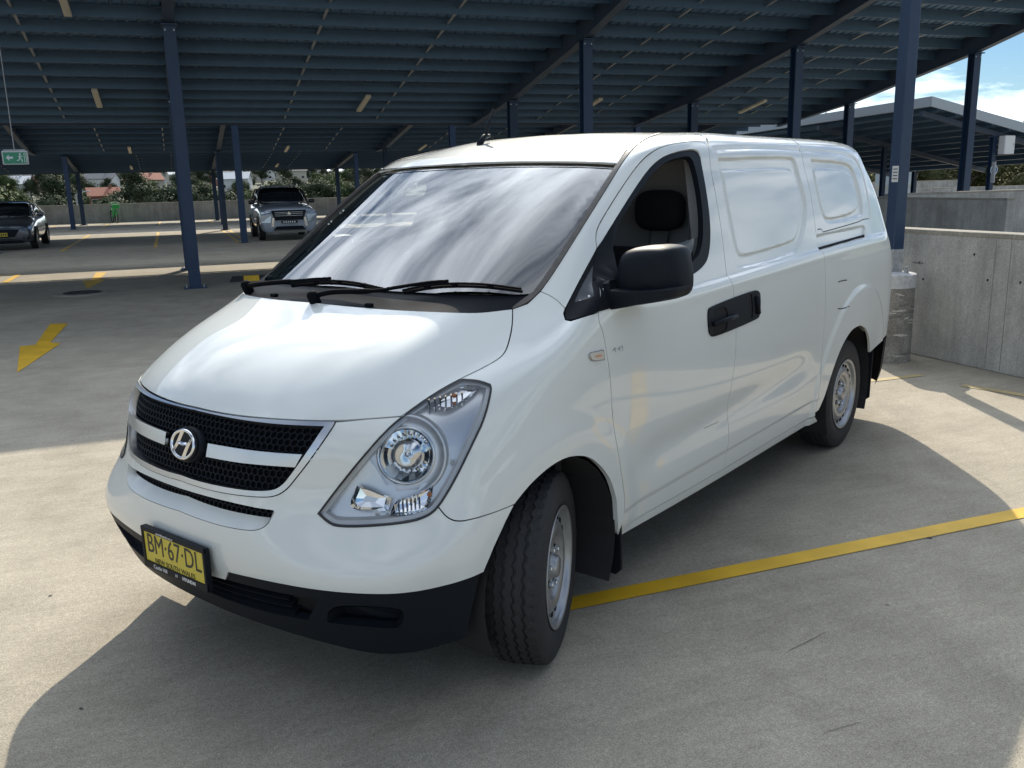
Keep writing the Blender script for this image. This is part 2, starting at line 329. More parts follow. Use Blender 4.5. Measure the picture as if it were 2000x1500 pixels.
def patch(name, outline, d, m, parent, holes=(), h=.016, gap=.002, disp=None, off=0., flange=.014, center=False, mirror=True, label=None, thick=None, extra=None, both=True):
    """a body panel: 3-D outline (points on/near the surface) filled with a fine mesh that lies on the master surface.
       center: the outline is the left half (closed along y=0) and the panel is mirrored into one mesh; mirror: a second object on the other side"""
    X, Y, D = frame_of(d)
    to2 = lambda P: np.stack([P@X, P@Y], -1)
    o2 = to2(np.array(outline)); isc = np.abs(np.array(outline)[:, 1]) < 2e-3
    if gap:
        i2 = inset2(o2, gap)
        if center:  # keep the points on the centre plane there
            i2[isc] = np.where(True, i2[isc], 0)
        o2n = i2
    else: o2n = o2.copy()
    def snap(P2, mask):
        if not center: return P2
        # y = a*X.y + b*Y.y + t*D.y : move horizontally in X so that the lifted point has y=0
        return P2
    od = densify(o2n, h); hs = [densify(inset2(to2(np.array(q)), -gap) if gap else to2(np.array(q)), h) for q in holes]
    ex = to2(np.array(extra)) if extra is not None else None
    rv, rf = cdt(od, hs, h, ex)
    O = rv[:, :1]*X+rv[:, 1:]*Y-D*6.0
    P, Nn = lift(O, D)
    dd = np.zeros(len(P))
    if disp is not None: dd = disp(P)
    CN = Nn.copy()
    if disp is not None:      # exact normals of the displaced surface
        t1 = np.cross(Nn, np.where(np.abs(Nn[:, 2:3]) < .8, np.array([[0, 0, 1.]]), np.array([[1., 0, 0]]))); t1 /= np.linalg.norm(t1, axis=1, keepdims=True); t2 = np.cross(Nn, t1); e_ = .002
        CN = Nn-((disp(P+t1*e_)-disp(P-t1*e_))/(2*e_))[:, None]*t1-((disp(P+t2*e_)-disp(P-t2*e_))/(2*e_))[:, None]*t2; CN /= np.linalg.norm(CN, axis=1, keepdims=True)
    P = P+Nn*(dd+off)[:, None]
    if center:
        k = P[:, 1] < .008; P[k, 1] = 0; Nn[k, 1] = 0; CN[k, 1] = 0
    bm = bmesh.new(); cl_ = bm.verts.layers.float_vector.new('cn'); vs_ = [bm.verts.new(q) for q in P]
    for q, nn in zip(vs_, CN): q[cl_] = Vector(nn)
    nrm = {i: Vector(Nn[i]) for i in range(len(P))}
    for f in rf:
        a, b, c = f
        fn = np.cross(P[b]-P[a], P[c]-P[a])
        if fn@Nn[a] < 0: b, c = c, b
        try: bm.faces.new((vs_[a], vs_[b], vs_[c]))
        except ValueError: pass
    bm.verts.index_update()
    if center:
        g = bmesh.ops.duplicate(bm, geom=list(bm.verts)+list(bm.edges)+list(bm.faces)); nf = [q for q in g['geom'] if isinstance(q, bmesh.types.BMFace)]
        for q in g['geom']:
            if isinstance(q, bmesh.types.BMVert): q.co.y *= -1; t_ = q[cl_]; q[cl_] = Vector((t_.x, -t_.y, t_.z))
        bmesh.ops.reverse_faces(bm, faces=nf)
        bmesh.ops.remove_doubles(bm, verts=[q for q in bm.verts if abs(q.co.y) < 1e-6], dist=.003)
    bm.normal_update()
    if flange:
        bd = [e for e in bm.edges if len(e.link_faces) == 1 and not (center and abs(e.verts[0].co.y) < 1e-6 and abs(e.verts[1].co.y) < 1e-6)]
        dv = {}
        for e in bd:
            f = e.link_faces[0]
            lp = [l for l in f.loops if l.edge == e][0]; a, b = lp.vert, lp.link_loop_next.vert
            for q in (a, b):
                if q not in dv:
                    nn = q.normal.copy(); v1 = bm.verts.new(q.co); v2 = bm.verts.new(q.co-nn*flange); v1[cl_] = v2[cl_] = Vector((0, 0, 0)); dv[q] = (v1, v2)
            try: bm.faces.new((dv[b][0], dv[a][0], dv[a][1], dv[b][1]))
            except ValueError: pass
    bm.normal_update(); cn_ = [tuple(q[cl_] if q[cl_].length > .1 else q.normal) for q in bm.verts]; bm.verts.layers.float_vector.remove(cl_)
    me = bpy.data.meshes.new(name); bm.to_mesh(me); bm.free(); me.shade_smooth(); me.normals_split_custom_set_from_vertices(cn_)
    o = link(name, me, m, parent)
    if label: o['label'] = label
    if mirror and not center:
        me2 = me.copy(); n_ = len(me2.vertices); co = np.zeros(n_*3); me2.vertices.foreach_get('co', co); co = co.reshape(-1, 3); co[:, 1] *= -1; me2.vertices.foreach_set('co', co.ravel()); me2.flip_normals(); me2.update(); me2.normals_split_custom_set_from_vertices([(a, -b_, c) for a, b_, c in cn_])
        o2_ = link(name, me2, None, parent); return o, o2_
    return o
def mirrored(o, name=None, parent=None):
    me2 = o.data.copy(); n_ = len(me2.vertices); co = np.zeros(n_*3); me2.vertices.foreach_get('co', co); co = co.reshape(-1, 3); co[:, 1] *= -1; me2.vertices.foreach_set('co', co.ravel()); me2.flip_normals(); me2.update()
    return link(name or o.name.split('.')[0], me2, None, parent or o.parent)
# ------------------------------------------------------------------ the van: panels
white = mat('van_white_paint', (.725, .745, .705), .5, coat=1.0, spec=.2)
wb_ = white.node_tree.nodes['Principled BSDF']; wb_.inputs['Coat IOR'].default_value = 1.55; wb_.inputs['Coat Roughness'].default_value = .012
black_pl = mat('black_plastic', (.010, .0125, .017), .5, spec=.14)
gloss_bk = mat('gloss_black', (.012, .013, .015), .12)
rubber = mat('tyre_rubber', (.022, .022, .023), .72, bump=(160, .25))
chrome = mat('chrome', (.78, .79, .80), .12, metal=1)
satin = mat('satin_silver', (.62, .64, .66), .28, metal=1)
steelw = mat('wheel_silver', (.46, .47, .48), .36, metal=.75, noise=(14, (.30, .29, .28), .5))
dark = mat('dark_void', (.006, .006, .007), .9)
under = mat('underbody', (.02, .02, .021), .85)
moldm = mat('weathered_molding', (.075, .068, .062), .55, noise=(40, (.14, .12, .10), .6))
screen_glass = glass('windscreen_glass', (.52, .58, .57), ior=3.0)
side_glass = glass('side_glass', (.70, .75, .74))
lens_glass = glass('lamp_lens', (.93, .94, .95), ior=1.45)
fabric = mat('seat_fabric', (.018, .019, .022), .9)
trim = mat('interior_trim', (.10, .10, .105), .7)
trim_lt = mat('interior_light_trim', (.44, .44, .43), .75)
orange = mat('amber_bulb', (.75, .22, .03), .3)

van = thing('delivery_van', 'white delivery van with black lower bumper and silver steel wheels, front wheels turned', 'van')
VX = lambda q, x: CAM+px_ray(q)*((x-CAM[0])/px_ray(q)[0])

def clip0(P):
    """keep y>=0 of a closed 3-D outline, cutting edges at y=0"""
    out = []; n = len(P)
    for i in range(n):
        a, b = np.array(P[i]), np.array(P[(i+1) % n])
        if a[1] >= 0: out.append(a)
        if (a[1] >= 0) != (b[1] >= 0):
            t = a[1]/(a[1]-b[1]); c = a+(b-a)*t; c[1] = 0; out.append(c)
    # follow the centre line of the surface along edges that lie on y=0
    vv = np.linspace(0, 14, 1401); cl = surf(np.zeros(1401), vv); res = []; n = len(out)
    for i in range(n):
        a, b = out[i], out[(i+1) % n]
        if abs(a[1]) < 1e-9:
            k = np.argmin(((cl-a)**2).sum(1)); a = cl[k].copy(); a[1] = 0
        res.append(a)
        if abs(a[1]) < 1e-9 and abs(b[1]) < 1e-9:
            k0 = np.argmin(((cl-a)**2).sum(1)); k1 = np.argmin(((cl-b)**2).sum(1)); m = max(2, abs(k1-k0)//12)
            for q in range(1, m):
                c = cl[int(k0+(k1-k0)*q/m)].copy(); c[1] = 0; res.append(c)
    return np.array(res)
def rail(x, v=11.311):
    us = np.linspace(3, 18, 600); P = surf(us, np.full(600, v)); k = np.argmin(np.abs(P[:, 0]-x)); return P[k]
S2 = lambda pts, it=2, corner=40: smooth_poly(pts, it, corner, closed=False)

# shut lines and edges traced on the surface
HOOD_F = S2([(250, 728), (266, 741), (285, 756), (315, 772), (355, 787), (405, 801), (455, 810), (505, 815.5), (580, 820), (656, 822), (717, 818), (784, 813)])
HOOD_L = S2([(784, 813), (803, 800), (833, 778), (868, 756), (901, 738.5), (940, 720), (974, 701), (988, 686), (996, 660), (1001, 632), (1001, 603)])
HOOD_R = S2([(1001, 603), (945, 610), (900, 610.5), (804, 607), (740, 603), (676, 597.6), (612, 590.5), (548, 584), (484, 572), (455, 564)])
GR_OUT = S2([(656, 823.5), (652, 833), (605, 900), (580, 932), (560, 957), (537, 970), (505, 971), (455, 966), (405, 956), (355, 940), (305, 915), (268, 887)])
GR_TOP = S2([(656, 823.5), (580, 822), (505, 817.5), (455, 812), (405, 803), (355, 789), (315, 774), (285, 758)])
GR_IN_T = S2([(633, 834), (555, 831), (505, 826), (455, 818.5), (405, 808), (355, 796), (310, 778), (268, 753)])
GR_IN_B = S2([(633, 834), (600, 882), (570, 925), (552, 948), (530, 958.7), (480, 957.5), (405, 944), (355, 928), (305, 904), (270, 880)])
IN_TOP = S2([(534, 999), (480, 989), (405, 971), (355, 956), (330, 947.5), (290, 931)])
IN_LIP = S2([(534, 999), (524, 1024), (502, 1036), (470, 1034), (430, 1026), (390, 1013.5), (355, 1000), (320, 983), (280, 960)])
IN_MESH = S2([(533, 999), (519, 1021), (480, 1016), (430, 1006), (390, 994), (355, 980), (320, 962), (280, 938)])
LIGHT = S2([(621, 1003.4), (656, 956.7), (702.7, 898.4), (749.4, 844.7), (786, 812.5), (833.4, 778.5), (868.4, 757), (901, 740)])
LIGHT_O = S2([(901, 740), (936, 742), (958, 750.5), (961, 761), (947.7, 816.7), (926.7, 861), (891.7, 933.4), (858, 990), (836, 1009), (798, 1021), (716, 1029), (658, 1029), (640, 1021), (621, 1003.4)])
SEAM = S2([(857, 993), (875.4, 1012.7), (896.4, 1019), (926.7, 1012.7), (961.7, 1000), (1001, 983.5)])
ARCH = S2([(1001, 983.5), (1025.6, 952), (1050, 927.5), (1074.7, 907.5), (1099, 894), (1120.7, 889.8), (1142, 890.7), (1160.6, 901.4), (1179, 921), (1191, 943), (1197.4, 967), (1200, 977), (1202, 1015), (1203, 1040)])
BW = S2([(941, 1115), (873, 1145), (787, 1161), (700, 1161), (613, 1152.5), (527, 1137), (446, 1118), (441, 1133), (400, 1122), (340, 1100), (280, 1072)])
BLK_B = S2([(915, 1244), (830, 1274), (756, 1281), (700, 1274), (613, 1252), (527, 1226), (440, 1195), (353, 1152), (300, 1108)])
DF = S2([(1166, 486), (1167, 520), (1168, 560), (1168.7, 609.6), (1170, 629), (1178, 648), (1184, 681.6), (1190, 720), (1193.7, 758), (1194.5, 787), (1197.5, 820.7), (1202, 868.7), (1208.5, 916.7), (1214, 955), (1216.7, 979), (1214, 1008), (1208, 1035)])
DT = S2([(1166, 486), (1164, 470), (1164, 457.5), (1169, 440), (1191, 403), (1218, 361), (1247.8, 319), (1272.5, 296), (1302, 282.5), (1351, 275.5), (1371, 276), (1383, 285)])
DR = S2([(1383, 285), (1386, 297), (1392, 324), (1402, 376), (1412, 432.5), (1419, 487), (1425, 546), (1431.5, 563), (1436, 600), (1438, 653), (1436.5, 696), (1430, 744), (1426, 777.5), (1427, 806), (1425.4, 840), (1420.6, 883), (1415, 917)])
SR = S2([(1564.7, 294), (1574.5, 324), (1587, 373), (1594, 417.7), (1599, 459.6), (1603, 487), (1608, 497), (1611.5, 516), (1613, 560), (1611, 620), (1606, 690), (1600, 740), (1590, 806)])
RARCH = S2([(1596, 800), (1607, 775), (1620, 732), (1629.6, 704), (1640.8, 676), (1652, 655.5), (1663, 641.5), (1676, 635.6), (1685.7, 639.7), (1691, 649), (1695, 664), (1695.4, 688)])
WS_SIDE = S2([(1042, 570), (1060, 545), (1120, 455), (1160, 391), (1193, 336), (1204, 321)])
WS_TOP = S2([(1204, 321), (1150, 318), (1080, 316.5), (1000, 317), (900, 321), (820, 326), (745, 333)])
WS_BOT = S2([(1042, 570), (1000, 572), (900, 570), (800, 566), (720, 561), (640, 553), (560, 543), (510, 535)])
MOLD_O = S2([(1001, 603), (1030, 592), (1055, 569), (1080, 535), (1132, 452.6), (1201, 341), (1218, 313), (1240, 286), (1265, 268.5), (1292, 261)])
MOLD_I = S2([(1285, 261), (1252, 271.5), (1231, 288), (1211, 311), (1193, 336), (1120, 455), (1060, 545), (1042, 570), (1020, 585), (1001, 600)])
QG = [(1165, 487), (1135, 543), (1106, 599), (1102, 612), (1105, 624), (1114, 626), (1140, 618), (1168.5, 609.5)]
AP_SEAM = S2([(1055, 569), (1075, 577), (1090, 588), (1104, 602)])
WIN = smooth_poly([(1171, 607), (1168, 486), (1196, 440), (1238, 373.6), (1267.5, 331.7), (1289.7, 309.5), (1314, 298), (1346.5, 291), (1361, 291.7), (1370, 301), (1376, 331.7), (1383.5, 373.6), (1389.7, 418), (1392, 462.5), (1388.4, 497), (1382, 514), (1363.7, 531.5), (1336.6, 542.6), (1250, 575)], 2, 60)

# gentle side features: flares round the wheels, shoulder under the windows, hollow along the doors
def sstep(t): t = np.clip(t, 0, 1); return t*t*(3-2*t)
def flare(P):
    x, z = P[:, 0], P[:, 2]; r1 = np.hypot((x-.0)/1.0, (z-.35)/1.0); r2 = np.hypot((x+3.24)/1.08, (z-.37)/1.05)
    return .010*(1-sstep((r1-.47)/.12))*sstep((z-.3)/.1)+.011*(1-sstep((r2-.60)/.05))
BELT = px3([(1240, 606), (1340, 574), (1436, 545), (1520, 519), (1612, 490), (1690, 469)])
def side_disp(P):
    x, z = P[:, 0], P[:, 2]; d = flare(P)
    o = np.argsort(BELT[:, 0]); zb = np.interp(x, BELT[o, 0], BELT[o, 2])
    k = sstep((-.45-x)/.7)*(1-sstep((-3.75-x)/.2))
    d = d-.013*k*sstep((z-zb)/.028)*(1-sstep((z-1.72)/.14))+.004*k*np.exp(-((z-zb+.02)/.03)**2)
    d = d-.017*np.exp(-((z-.60-.10*(-x-.5)*.35)/.085)**2)*sstep((-.40-x)/.35)*(1-sstep((-2.15-x)/.45))
    d = d-.005*sstep((.445-z)/.02)*sstep((-.40-x)/.05)*(1-sstep((-2.55-x)/.2))
    return d
SIDE = (0, -1, 0)
L3 = {k: px3(v) for k, v in dict(HOOD_F=HOOD_F, HOOD_L=HOOD_L, HOOD_R=HOOD_R, GR_OUT=GR_OUT, GR_TOP=GR_TOP, GR_IN_T=GR_IN_T, GR_IN_B=GR_IN_B, IN_TOP=IN_TOP, IN_LIP=IN_LIP, LIGHT=LIGHT, LIGHT_O=LIGHT_O, SEAM=SEAM, ARCH=ARCH, BW=BW, BLK_B=BLK_B, DF=DF, DT=DT, DR=DR, SR=SR, RARCH=RARCH, WS_SIDE=WS_SIDE, WS_TOP=WS_TOP, WS_BOT=WS_BOT, MOLD_O=MOLD_O, MOLD_I=MOLD_I, AP_SEAM=AP_SEAM).items()}
cat = lambda *a: np.concatenate(a)
# bonnet
bonnet = patch('bonnet', clip0(cat(L3['HOOD_F'], L3['HOOD_L'][1:], L3['HOOD_R'][1:])), (-.25, 0, -1), white, van, center=True, h=.018)
# white bumper skin with the grille and intake openings
lt = L3['LIGHT'][::-1]; k_ = np.argmin(np.abs(np.array(LIGHT)[::-1][:, 1]-812.5))
lo_i = np.argmin(np.hypot(LIGHT_O[:, 0]-857, LIGHT_O[:, 1]-993)); lo_rev = L3['LIGHT_O'][lo_i:][::-1]
bump_out = cat(L3['GR_OUT'][::-1], px3([(717, 818), (784, 813)]), L3['LIGHT'][::-1][k_:], lo_rev[1:], L3['SEAM'][1:], px3([(985, 1015), (962, 1065)]), L3['BW'], L3['IN_LIP'][::-1], L3['IN_TOP'])
OBL = (-.80, -.60, 0)
def bump_disp(P): return flare(P)
bumper = patch('front_bumper', clip0(bump_out), OBL, white, van, center=True, h=.015, disp=bump_disp, flange=.02)
# black lower bumper with the long lower opening
LOW_T = S2([(618, 1173), (560, 1163), (500, 1150), (440, 1134), (385, 1115), (330, 1094)]); LOW_B = S2([(600, 1212), (540, 1201), (480, 1185), (420, 1163), (360, 1134), (320, 1110)])
low_out = cat(px3(BW[::-1]), px3([(940, 1120), (918, 1215)]), L3['BLK_B'], px3(LOW_B[::-1]), px3(LOW_T))
FOG = [(640, 1195), (668, 1183), (780, 1190), (789, 1200), (783, 1222), (770, 1230), (640, 1216)]
lower = patch('lower_bumper', clip0(low_out), OBL, black_pl, van, holes=[px3(smooth_poly(FOG, 2, 80))], center=True, h=.015, flange=.03, off=-.003)
# fender
fl = cat(L3['HOOD_L'][::-1][:np.argmin(np.abs(HOOD_L[::-1][:, 0]-901))+1], L3['LIGHT_O'][:lo_i+1], L3['SEAM'][1:], L3['ARCH'][1:], px3([(1206, 1046)]), L3['DF'][::-1][:np.argmin(np.abs(DF[::-1][:, 1]-609.6))+1], px3([(1140, 618.5), (1114, 626.5), (1104.5, 624.5), (1101, 612), (1104, 602)]), L3['AP_SEAM'][::-1][1:], px3([(1030, 593)]))
patch('fender', fl, (-.4, -.88, -.25), white, van, h=.015, disp=flare, flange=.02)
# windscreen pillar and cant rail
ap = cat(L3['AP_SEAM'], px3([(1106, 599), (1135, 543)]), L3['DT'], [rail(-1.53, 10.9), rail(-1.53), rail(-1.45), rail(-1.35), rail(-1.25)], L3['MOLD_O'][::-1][:np.argmin(np.abs(MOLD_O[::-1][:, 0]-1055))])
patch('pillar_panel', ap, (-.35, -.80, -.48), white, van, h=.014, flange=.012)
# doors
door_o = cat(L3['DT'], L3['DR'][1:], px3([(1312, 976)]), L3['DF'][::-1][:-1])
win3 = px3(WIN)
patch('front_door', door_o, SIDE, white, van, holes=[win3], h=.013, disp=side_disp, flange=.022)
RECS = [smooth_poly([(1406, 309), (1545, 304), (1558, 314), (1568, 349), (1579, 388), (1580, 423), (1571, 464), (1563, 487), (1548, 497), (1455, 523), (1442, 515), (1424, 410)], 2, 90),
        smooth_poly([(1587, 311), (1655, 316), (1671, 328), (1684, 372), (1690, 410), (1686, 422), (1622, 436), (1612, 425), (1600, 380)], 2, 90)]
REC2 = [smooth_poly([(1417, 332), (1545, 325), (1557, 334), (1568, 380), (1570, 430), (1562, 462), (1552, 471), (1458, 499), (1447, 490), (1432, 410)], 2, 90),
        smooth_poly([(1595, 328), (1655, 330), (1666, 338), (1679, 380), (1683, 412), (1622, 428), (1614, 416), (1604, 375)], 2, 90)]
CHAN = S2([(1399, 300), (1397, 293), (1405, 290), (1470, 287.5), (1562, 291.5), (1640, 299), (1666, 305), (1680, 318), (1692, 350), (1700, 390), (1704, 425)])
TRACK = smooth_poly([(1600, 459), (1690, 440), (1694, 444), (1694, 462), (1603, 488)], 1, 30)
xz = lambda P: np.stack([P[..., 0], P[..., 2]], -1)
RX = [xz(px3(q)) for q in RECS]; RX2 = [xz(px3(q)) for q in REC2]; CHX = xz(px3(CHAN)); TX = xz(px3(TRACK))
def rec(P2, poly, depth, wd):
    m = inside(P2, poly); dd = seg_dist(P2, poly); s = np.where(m, dd, -dd); return -depth*sstep(s/wd+.5)
def panel_disp(P):
    d = side_disp(P); q = xz(P)
    for a in RX: d = d+rec(q, a, .013, .017)
    for a in RX2: d = d+rec(q, a, -.008, .015)
    dc = seg_dist(q, CHX, False); d = d-.008*np.exp(-(dc/.010)**2)
    d = d+rec(q, TX, .012, .012)
    return d
sl_bot = px3([(1590, 812), (1500, 866)])
slide_o = cat(L3['DR'], sl_bot[::-1], L3['SR'][::-1], [rail(-2.66, 10.9), rail(-2.66, 11.39), rail(-2.3, 11.39), rail(-1.95, 11.39), rail(-1.545, 11.39), rail(-1.545, 10.9)])
patch('sliding_door', slide_o, SIDE, white, van, h=.0085, disp=panel_disp, flange=.014, gap=.0026)
def uvl(us, vs_): return surf(np.asarray(us, float), np.asarray(vs_, float))
QU = 15.45
qt_o = cat(L3['SR'], L3['RARCH'], px3([(1700, 684)]), uvl([QU-.15], [2.95]), uvl(np.full(10, QU), np.linspace(3.1, 11.37, 10)), [rail(-3.6, 11.37), rail(-3.3, 11.37), rail(-3.0, 11.37), rail(-2.68, 11.37), rail(-2.68, 10.9)])
patch('quarter_panel', qt_o, (.25, -1, 0), white, van, h=.0085, disp=panel_disp, flange=.014)
# track slot under the quarter window pressing, fuel flap edges
slot = px3([(1604, 487), (1694, 460)]); n_ = 12
def strip_on(name, pxs, wd, m, off=.001, disp=None, par=van, h=.006):
    """thin mark lying on the surface along a traced line"""
    P, Nn = [], []
    H = [hit(CAM, px_ray(q)) for q in pxs]; u = np.array([a[0] for a in H]); v = np.array([a[1] for a in H]); P = surf(u, v); Nn = surf_n(u, v)
    fl_ = np.where(((P-np.array([-1.7, 0, .9]))*Nn).sum(-1) < 0, -1, 1); Nn *= fl_[:, None]
    sgn = np.array([a[2] for a in H]); P[:, 1] *= sgn; Nn[:, 1] *= sgn
    dd = (disp(P) if disp is not None else 0)+off; P = P+Nn*np.broadcast_to(dd, (len(P),))[:, None]
    mb = MB(); T = np.gradient(P, axis=0); T /= np.linalg.norm(T, axis=1, keepdims=True); B = np.cross(Nn, T)
    w_ = wd if hasattr(wd, '__len__') else [wd]*len(P); V = []
    for i in range(len(P)): V += [P[i]-B[i]*w_[i]/2, P[i]+B[i]*w_[i]/2]
    mb.add(V, [(2*i, 2*i+1, 2*i+3, 2*i+2) for i in range(len(P)-1)]); return mb.build(name, m, par)
strip_on('track_slot', densify(np.array([(1604., 487), (1694, 461)]), 8, False), .030, dark, .0006, panel_disp)
strip_on('track_groove', S2([(1601, 447), (1608, 446), (1612, 452), (1680, 433), (1690, 427), (1703, 426)]), .005, dark, .0008, panel_disp)
for pts in ([(1637, 551), (1645, 548), (1654, 547)], [(1636, 603), (1645, 603), (1655, 598)]):
    strip_on('fuel_flap_edge', S2(pts, 2), .006, dark, .0008, panel_disp)
grey_mark = mat('scuff_grey', (.28, .29, .29), .6)
for pts in ([(1196, 685), (1203, 680)], [(1199, 679), (1203, 688)], [(1206, 683), (1213, 677)], [(1208, 678), (1211, 686)], [(1215, 674), (1216, 685)]):
    strip_on('scuff_mark', densify(np.array(pts, float), 3, False), .0035, grey_mark, .0012, side_disp)
strip_on('door_scratch', S2([(1381, 838), (1395, 832), (1409, 825)], 2), .003, grey_mark, .0012, side_disp)
# sill
sl_t = px3([(1208, 1036), (1312, 977), (1415, 918), (1500, 867), (1590, 813)]); sl_b = px3([(1594, 822), (1500, 880), (1415, 932), (1312, 993), (1206, 1053)])
patch('sill', cat(sl_t, sl_b), SIDE, white, van, h=.02, disp=lambda P: side_disp(P)-.004, flange=.03, gap=.0015)
# roof
wt = L3['WS_TOP'][L3['WS_TOP'][:, 1] > .004]
c0 = wt[-1].copy(); c0[1] = 0; c0[0] += .004
rl = np.array([rail(x, 11.289) for x in np.linspace(-1.2, -3.62, 30)])
rend = uvl(np.full(8, QU), np.linspace(11.3, 14, 8)); 
rear_c = uvl(np.linspace(QU, 18, 8), np.full(8, 11.3))
roof_o = cat([c0], wt[::-1], px3([(1211, 311), (1231, 288), (1252, 271.5), (1280, 262)]), rl, rear_c[:-1], [np.array([rear_c[-1][0], 0, rear_c[-1][2]])])
def roof_disp(P):
    d = np.zeros(len(P))
    for y0 in (): d += .006*np.exp(-((np.abs(P[:, 1])-y0)/.022)**2)*sstep((-1.55-P[:, 0])/.15)*(1-sstep((-3.5-P[:, 0])/.15))
    return d
roof = patch('roof', roof_o, (0, 0, -1), white, van, center=True, h=.024, disp=roof_disp, flange=.006, gap=.0015)
# tailgate and rear bumper (out of sight from the front)
def uv_sheet(name, u0, u1, v0, v1, m, nu=10, nv=30, off=0.):
    U, V = np.meshgrid(np.linspace(u0, u1, nu), np.linspace(v0, v1, nv), indexing='ij'); P = surf(U, V); Nn = surf_n(U, V)
    if ((P[0, nv//2]-np.array([-1.7, 0, .9]))@Nn[0, nv//2]) < 0: Nn = -Nn
    P = P+Nn*off; V_ = []; F = []
    for s in (1, -1):
        k = len(V_); V_ += [(q[0], q[1]*s, q[2]) for q in P.reshape(-1, 3)]
        F += [((k+i*nv+j), k+(i+1)*nv+j, k+(i+1)*nv+j+1, k+i*nv+j+1) for i in range(nu-1) for j in range(nv-1)]
    mb = MB(); mb.add(V_, F); return mb.build(name, m, van, smooth=True)
tg = uv_sheet('tailgate', QU+.06, 18, 2.78, 11.25, white)
uv_sheet('rear_bumper', 14.78, 18, .7, 2.8, black_pl, nu=16, nv=12, off=.002)
rw = uv_sheet('rear_window', 16.1, 18, 8.3, 10.6, gloss_bk, off=.004); rw.parent = tg
# windscreen, black border, cowl
ws_full = clip0(cat(L3['WS_BOT'][::-1], L3['WS_SIDE'][1:], L3['WS_TOP'][1:]))
WSN = (-.52, 0, -.85)
wsx = patch('windscreen', ws_full, WSN, screen_glass, van, center=True, h=.03, flange=0, gap=0, off=-.010)
WS_IN = S2([(1030, 566), (1050, 541), (1108, 455), (1160, 376), (1181, 340), (1178, 330), (1165, 327), (1080, 325), (1000, 325.5), (900, 329.5), (820, 334.5), (745, 341)])
WSI_B = S2([(1030, 566), (1000, 566), (900, 563), (800, 559), (720, 554), (640, 546), (560, 536), (510, 528)])
ring = clip0(cat(L3['WS_BOT'][::-1], L3['WS_SIDE'][1:], L3['WS_TOP'][1:], px3(WS_IN[::-1]), px3(WSI_B)[1:]))
patch('windscreen_border', ring, WSN, gloss_bk, van, center=True, h=.02, flange=0, gap=0, off=-.0125)
strip_on('windscreen_seal', densify(np.array(WS_TOP), 12, False), .009, gloss_bk, .0035)
cowl_o = clip0(cat(px3(HOOD_R), px3([(480, 553), (510, 537)]), px3(WS_BOT[::-1]), px3([(1020, 585)])))
def cowl_disp(P): return -.016*np.ones(len(P))
cowl = patch('cowl_panel', cowl_o, (-.4, 0, -1), black_pl, van, center=True, h=.014, flange=.01, disp=cowl_disp)
patch('pillar_molding', cat(L3['MOLD_O'], L3['MOLD_I']), (-.45, -.5, -.74), moldm, van, h=.012, off=.003, flange=.012, gap=0)
# quarter glass, its black frame, door window frame and glass
QGI = [(1160, 515), (1138, 556), (1122, 590), (1150, 583), (1160, 578)]
patch('quarter_glass_frame', px3(smooth_poly(QG, 2, 60)), (-.3, -.9, -.3), mat('frame_black', (.010, .012, .016), .6, spec=.08), van, h=.012, off=.002, flange=.012, holes=[px3(QGI)], gap=.001)
qg_, qg2 = patch('quarter_glass', px3(QGI), (-.3, -.9, -.3), mat('quarter_dark_glass', (.05, .058, .065), .3, spec=.4), van, h=.03, off=.0, flange=0, gap=-.004)
patch('registration_sticker', px3([(1131, 588), (1140, 570), (1152, 557), (1153, 580)]), (-.3, -.9, -.3), mat('sticker_pale', (.42, .45, .45), .3), van, h=.03, off=.0012, flange=0, gap=0, mirror=False)
WIN_I = smooth_poly([(1199, 560), (1200, 449), (1243, 384), (1273, 342), (1295, 319), (1318, 308), (1343, 302.5), (1352, 305), (1358, 315), (1366, 345), (1372, 380), (1377, 425), (1377, 465), (1371, 493), (1362, 506), (1343, 520), (1300, 536)], 2, 60)
patch('window_frame', win3, SIDE, black_pl, van, holes=[px3(WIN_I)], h=.012, off=-.009, flange=.025, gap=.0)
for sgn in (1, -1):
    pass
patch('window_glass', px3(smooth_poly([(1199, 560), (1197, 520), (1290, 490), (1377, 462), (1377, 470), (1371, 493), (1362, 506), (1343, 520), (1300, 536)], 1, 60)), SIDE, side_glass, van, h=.04, off=-.03, flange=0, gap=-.006)
# handle plate spanning both doors
HP = smooth_poly([(1381, 607), (1386, 599), (1470, 567), (1481, 568), (1484, 580), (1483, 616), (1476, 624), (1393, 659), (1385, 655), (1382, 640)], 2, 100)
hp, hpr = patch('handle_plate', px3(HP), SIDE, black_pl, van, h=.012, off=.006, flange=.008, gap=0, disp=side_disp,
      holes=[px3(smooth_poly([(1389, 606), (1409, 597), (1419, 602), (1419, 640), (1412, 648), (1391, 656)], 2, 100)), px3(smooth_poly([(1458, 577), (1466, 573), (1469, 620), (1463, 624)], 1, 100))])
patch('handle_shade_sheet', px3(HP), SIDE, dark, van, h=.02, off=.0015, flange=0, gap=.003, disp=side_disp)  # dark sheet over the door skin; its colour stands for the grip's shade
hb = px3([(1388, 633), (1420, 621), (1432, 616)])
for s in (1, -1):
    b = MB(); b.tube([Vector((q[0], s*(q[1]+.018-side_disp(np.array([q]))[0]*0), q[2])) for q in hb], [.011, .012, .010], 8)
    b.build('door_pull', black_pl, van, smooth=True)
    g2 = px3([(1474, 578), (1477, 612)]); b = MB(); b.tube([Vector((q[0], s*(q[1]+.012), q[2])) for q in g2], [.012, .012], 8); b.build('sliding_door_pull', black_pl, van, smooth=True)
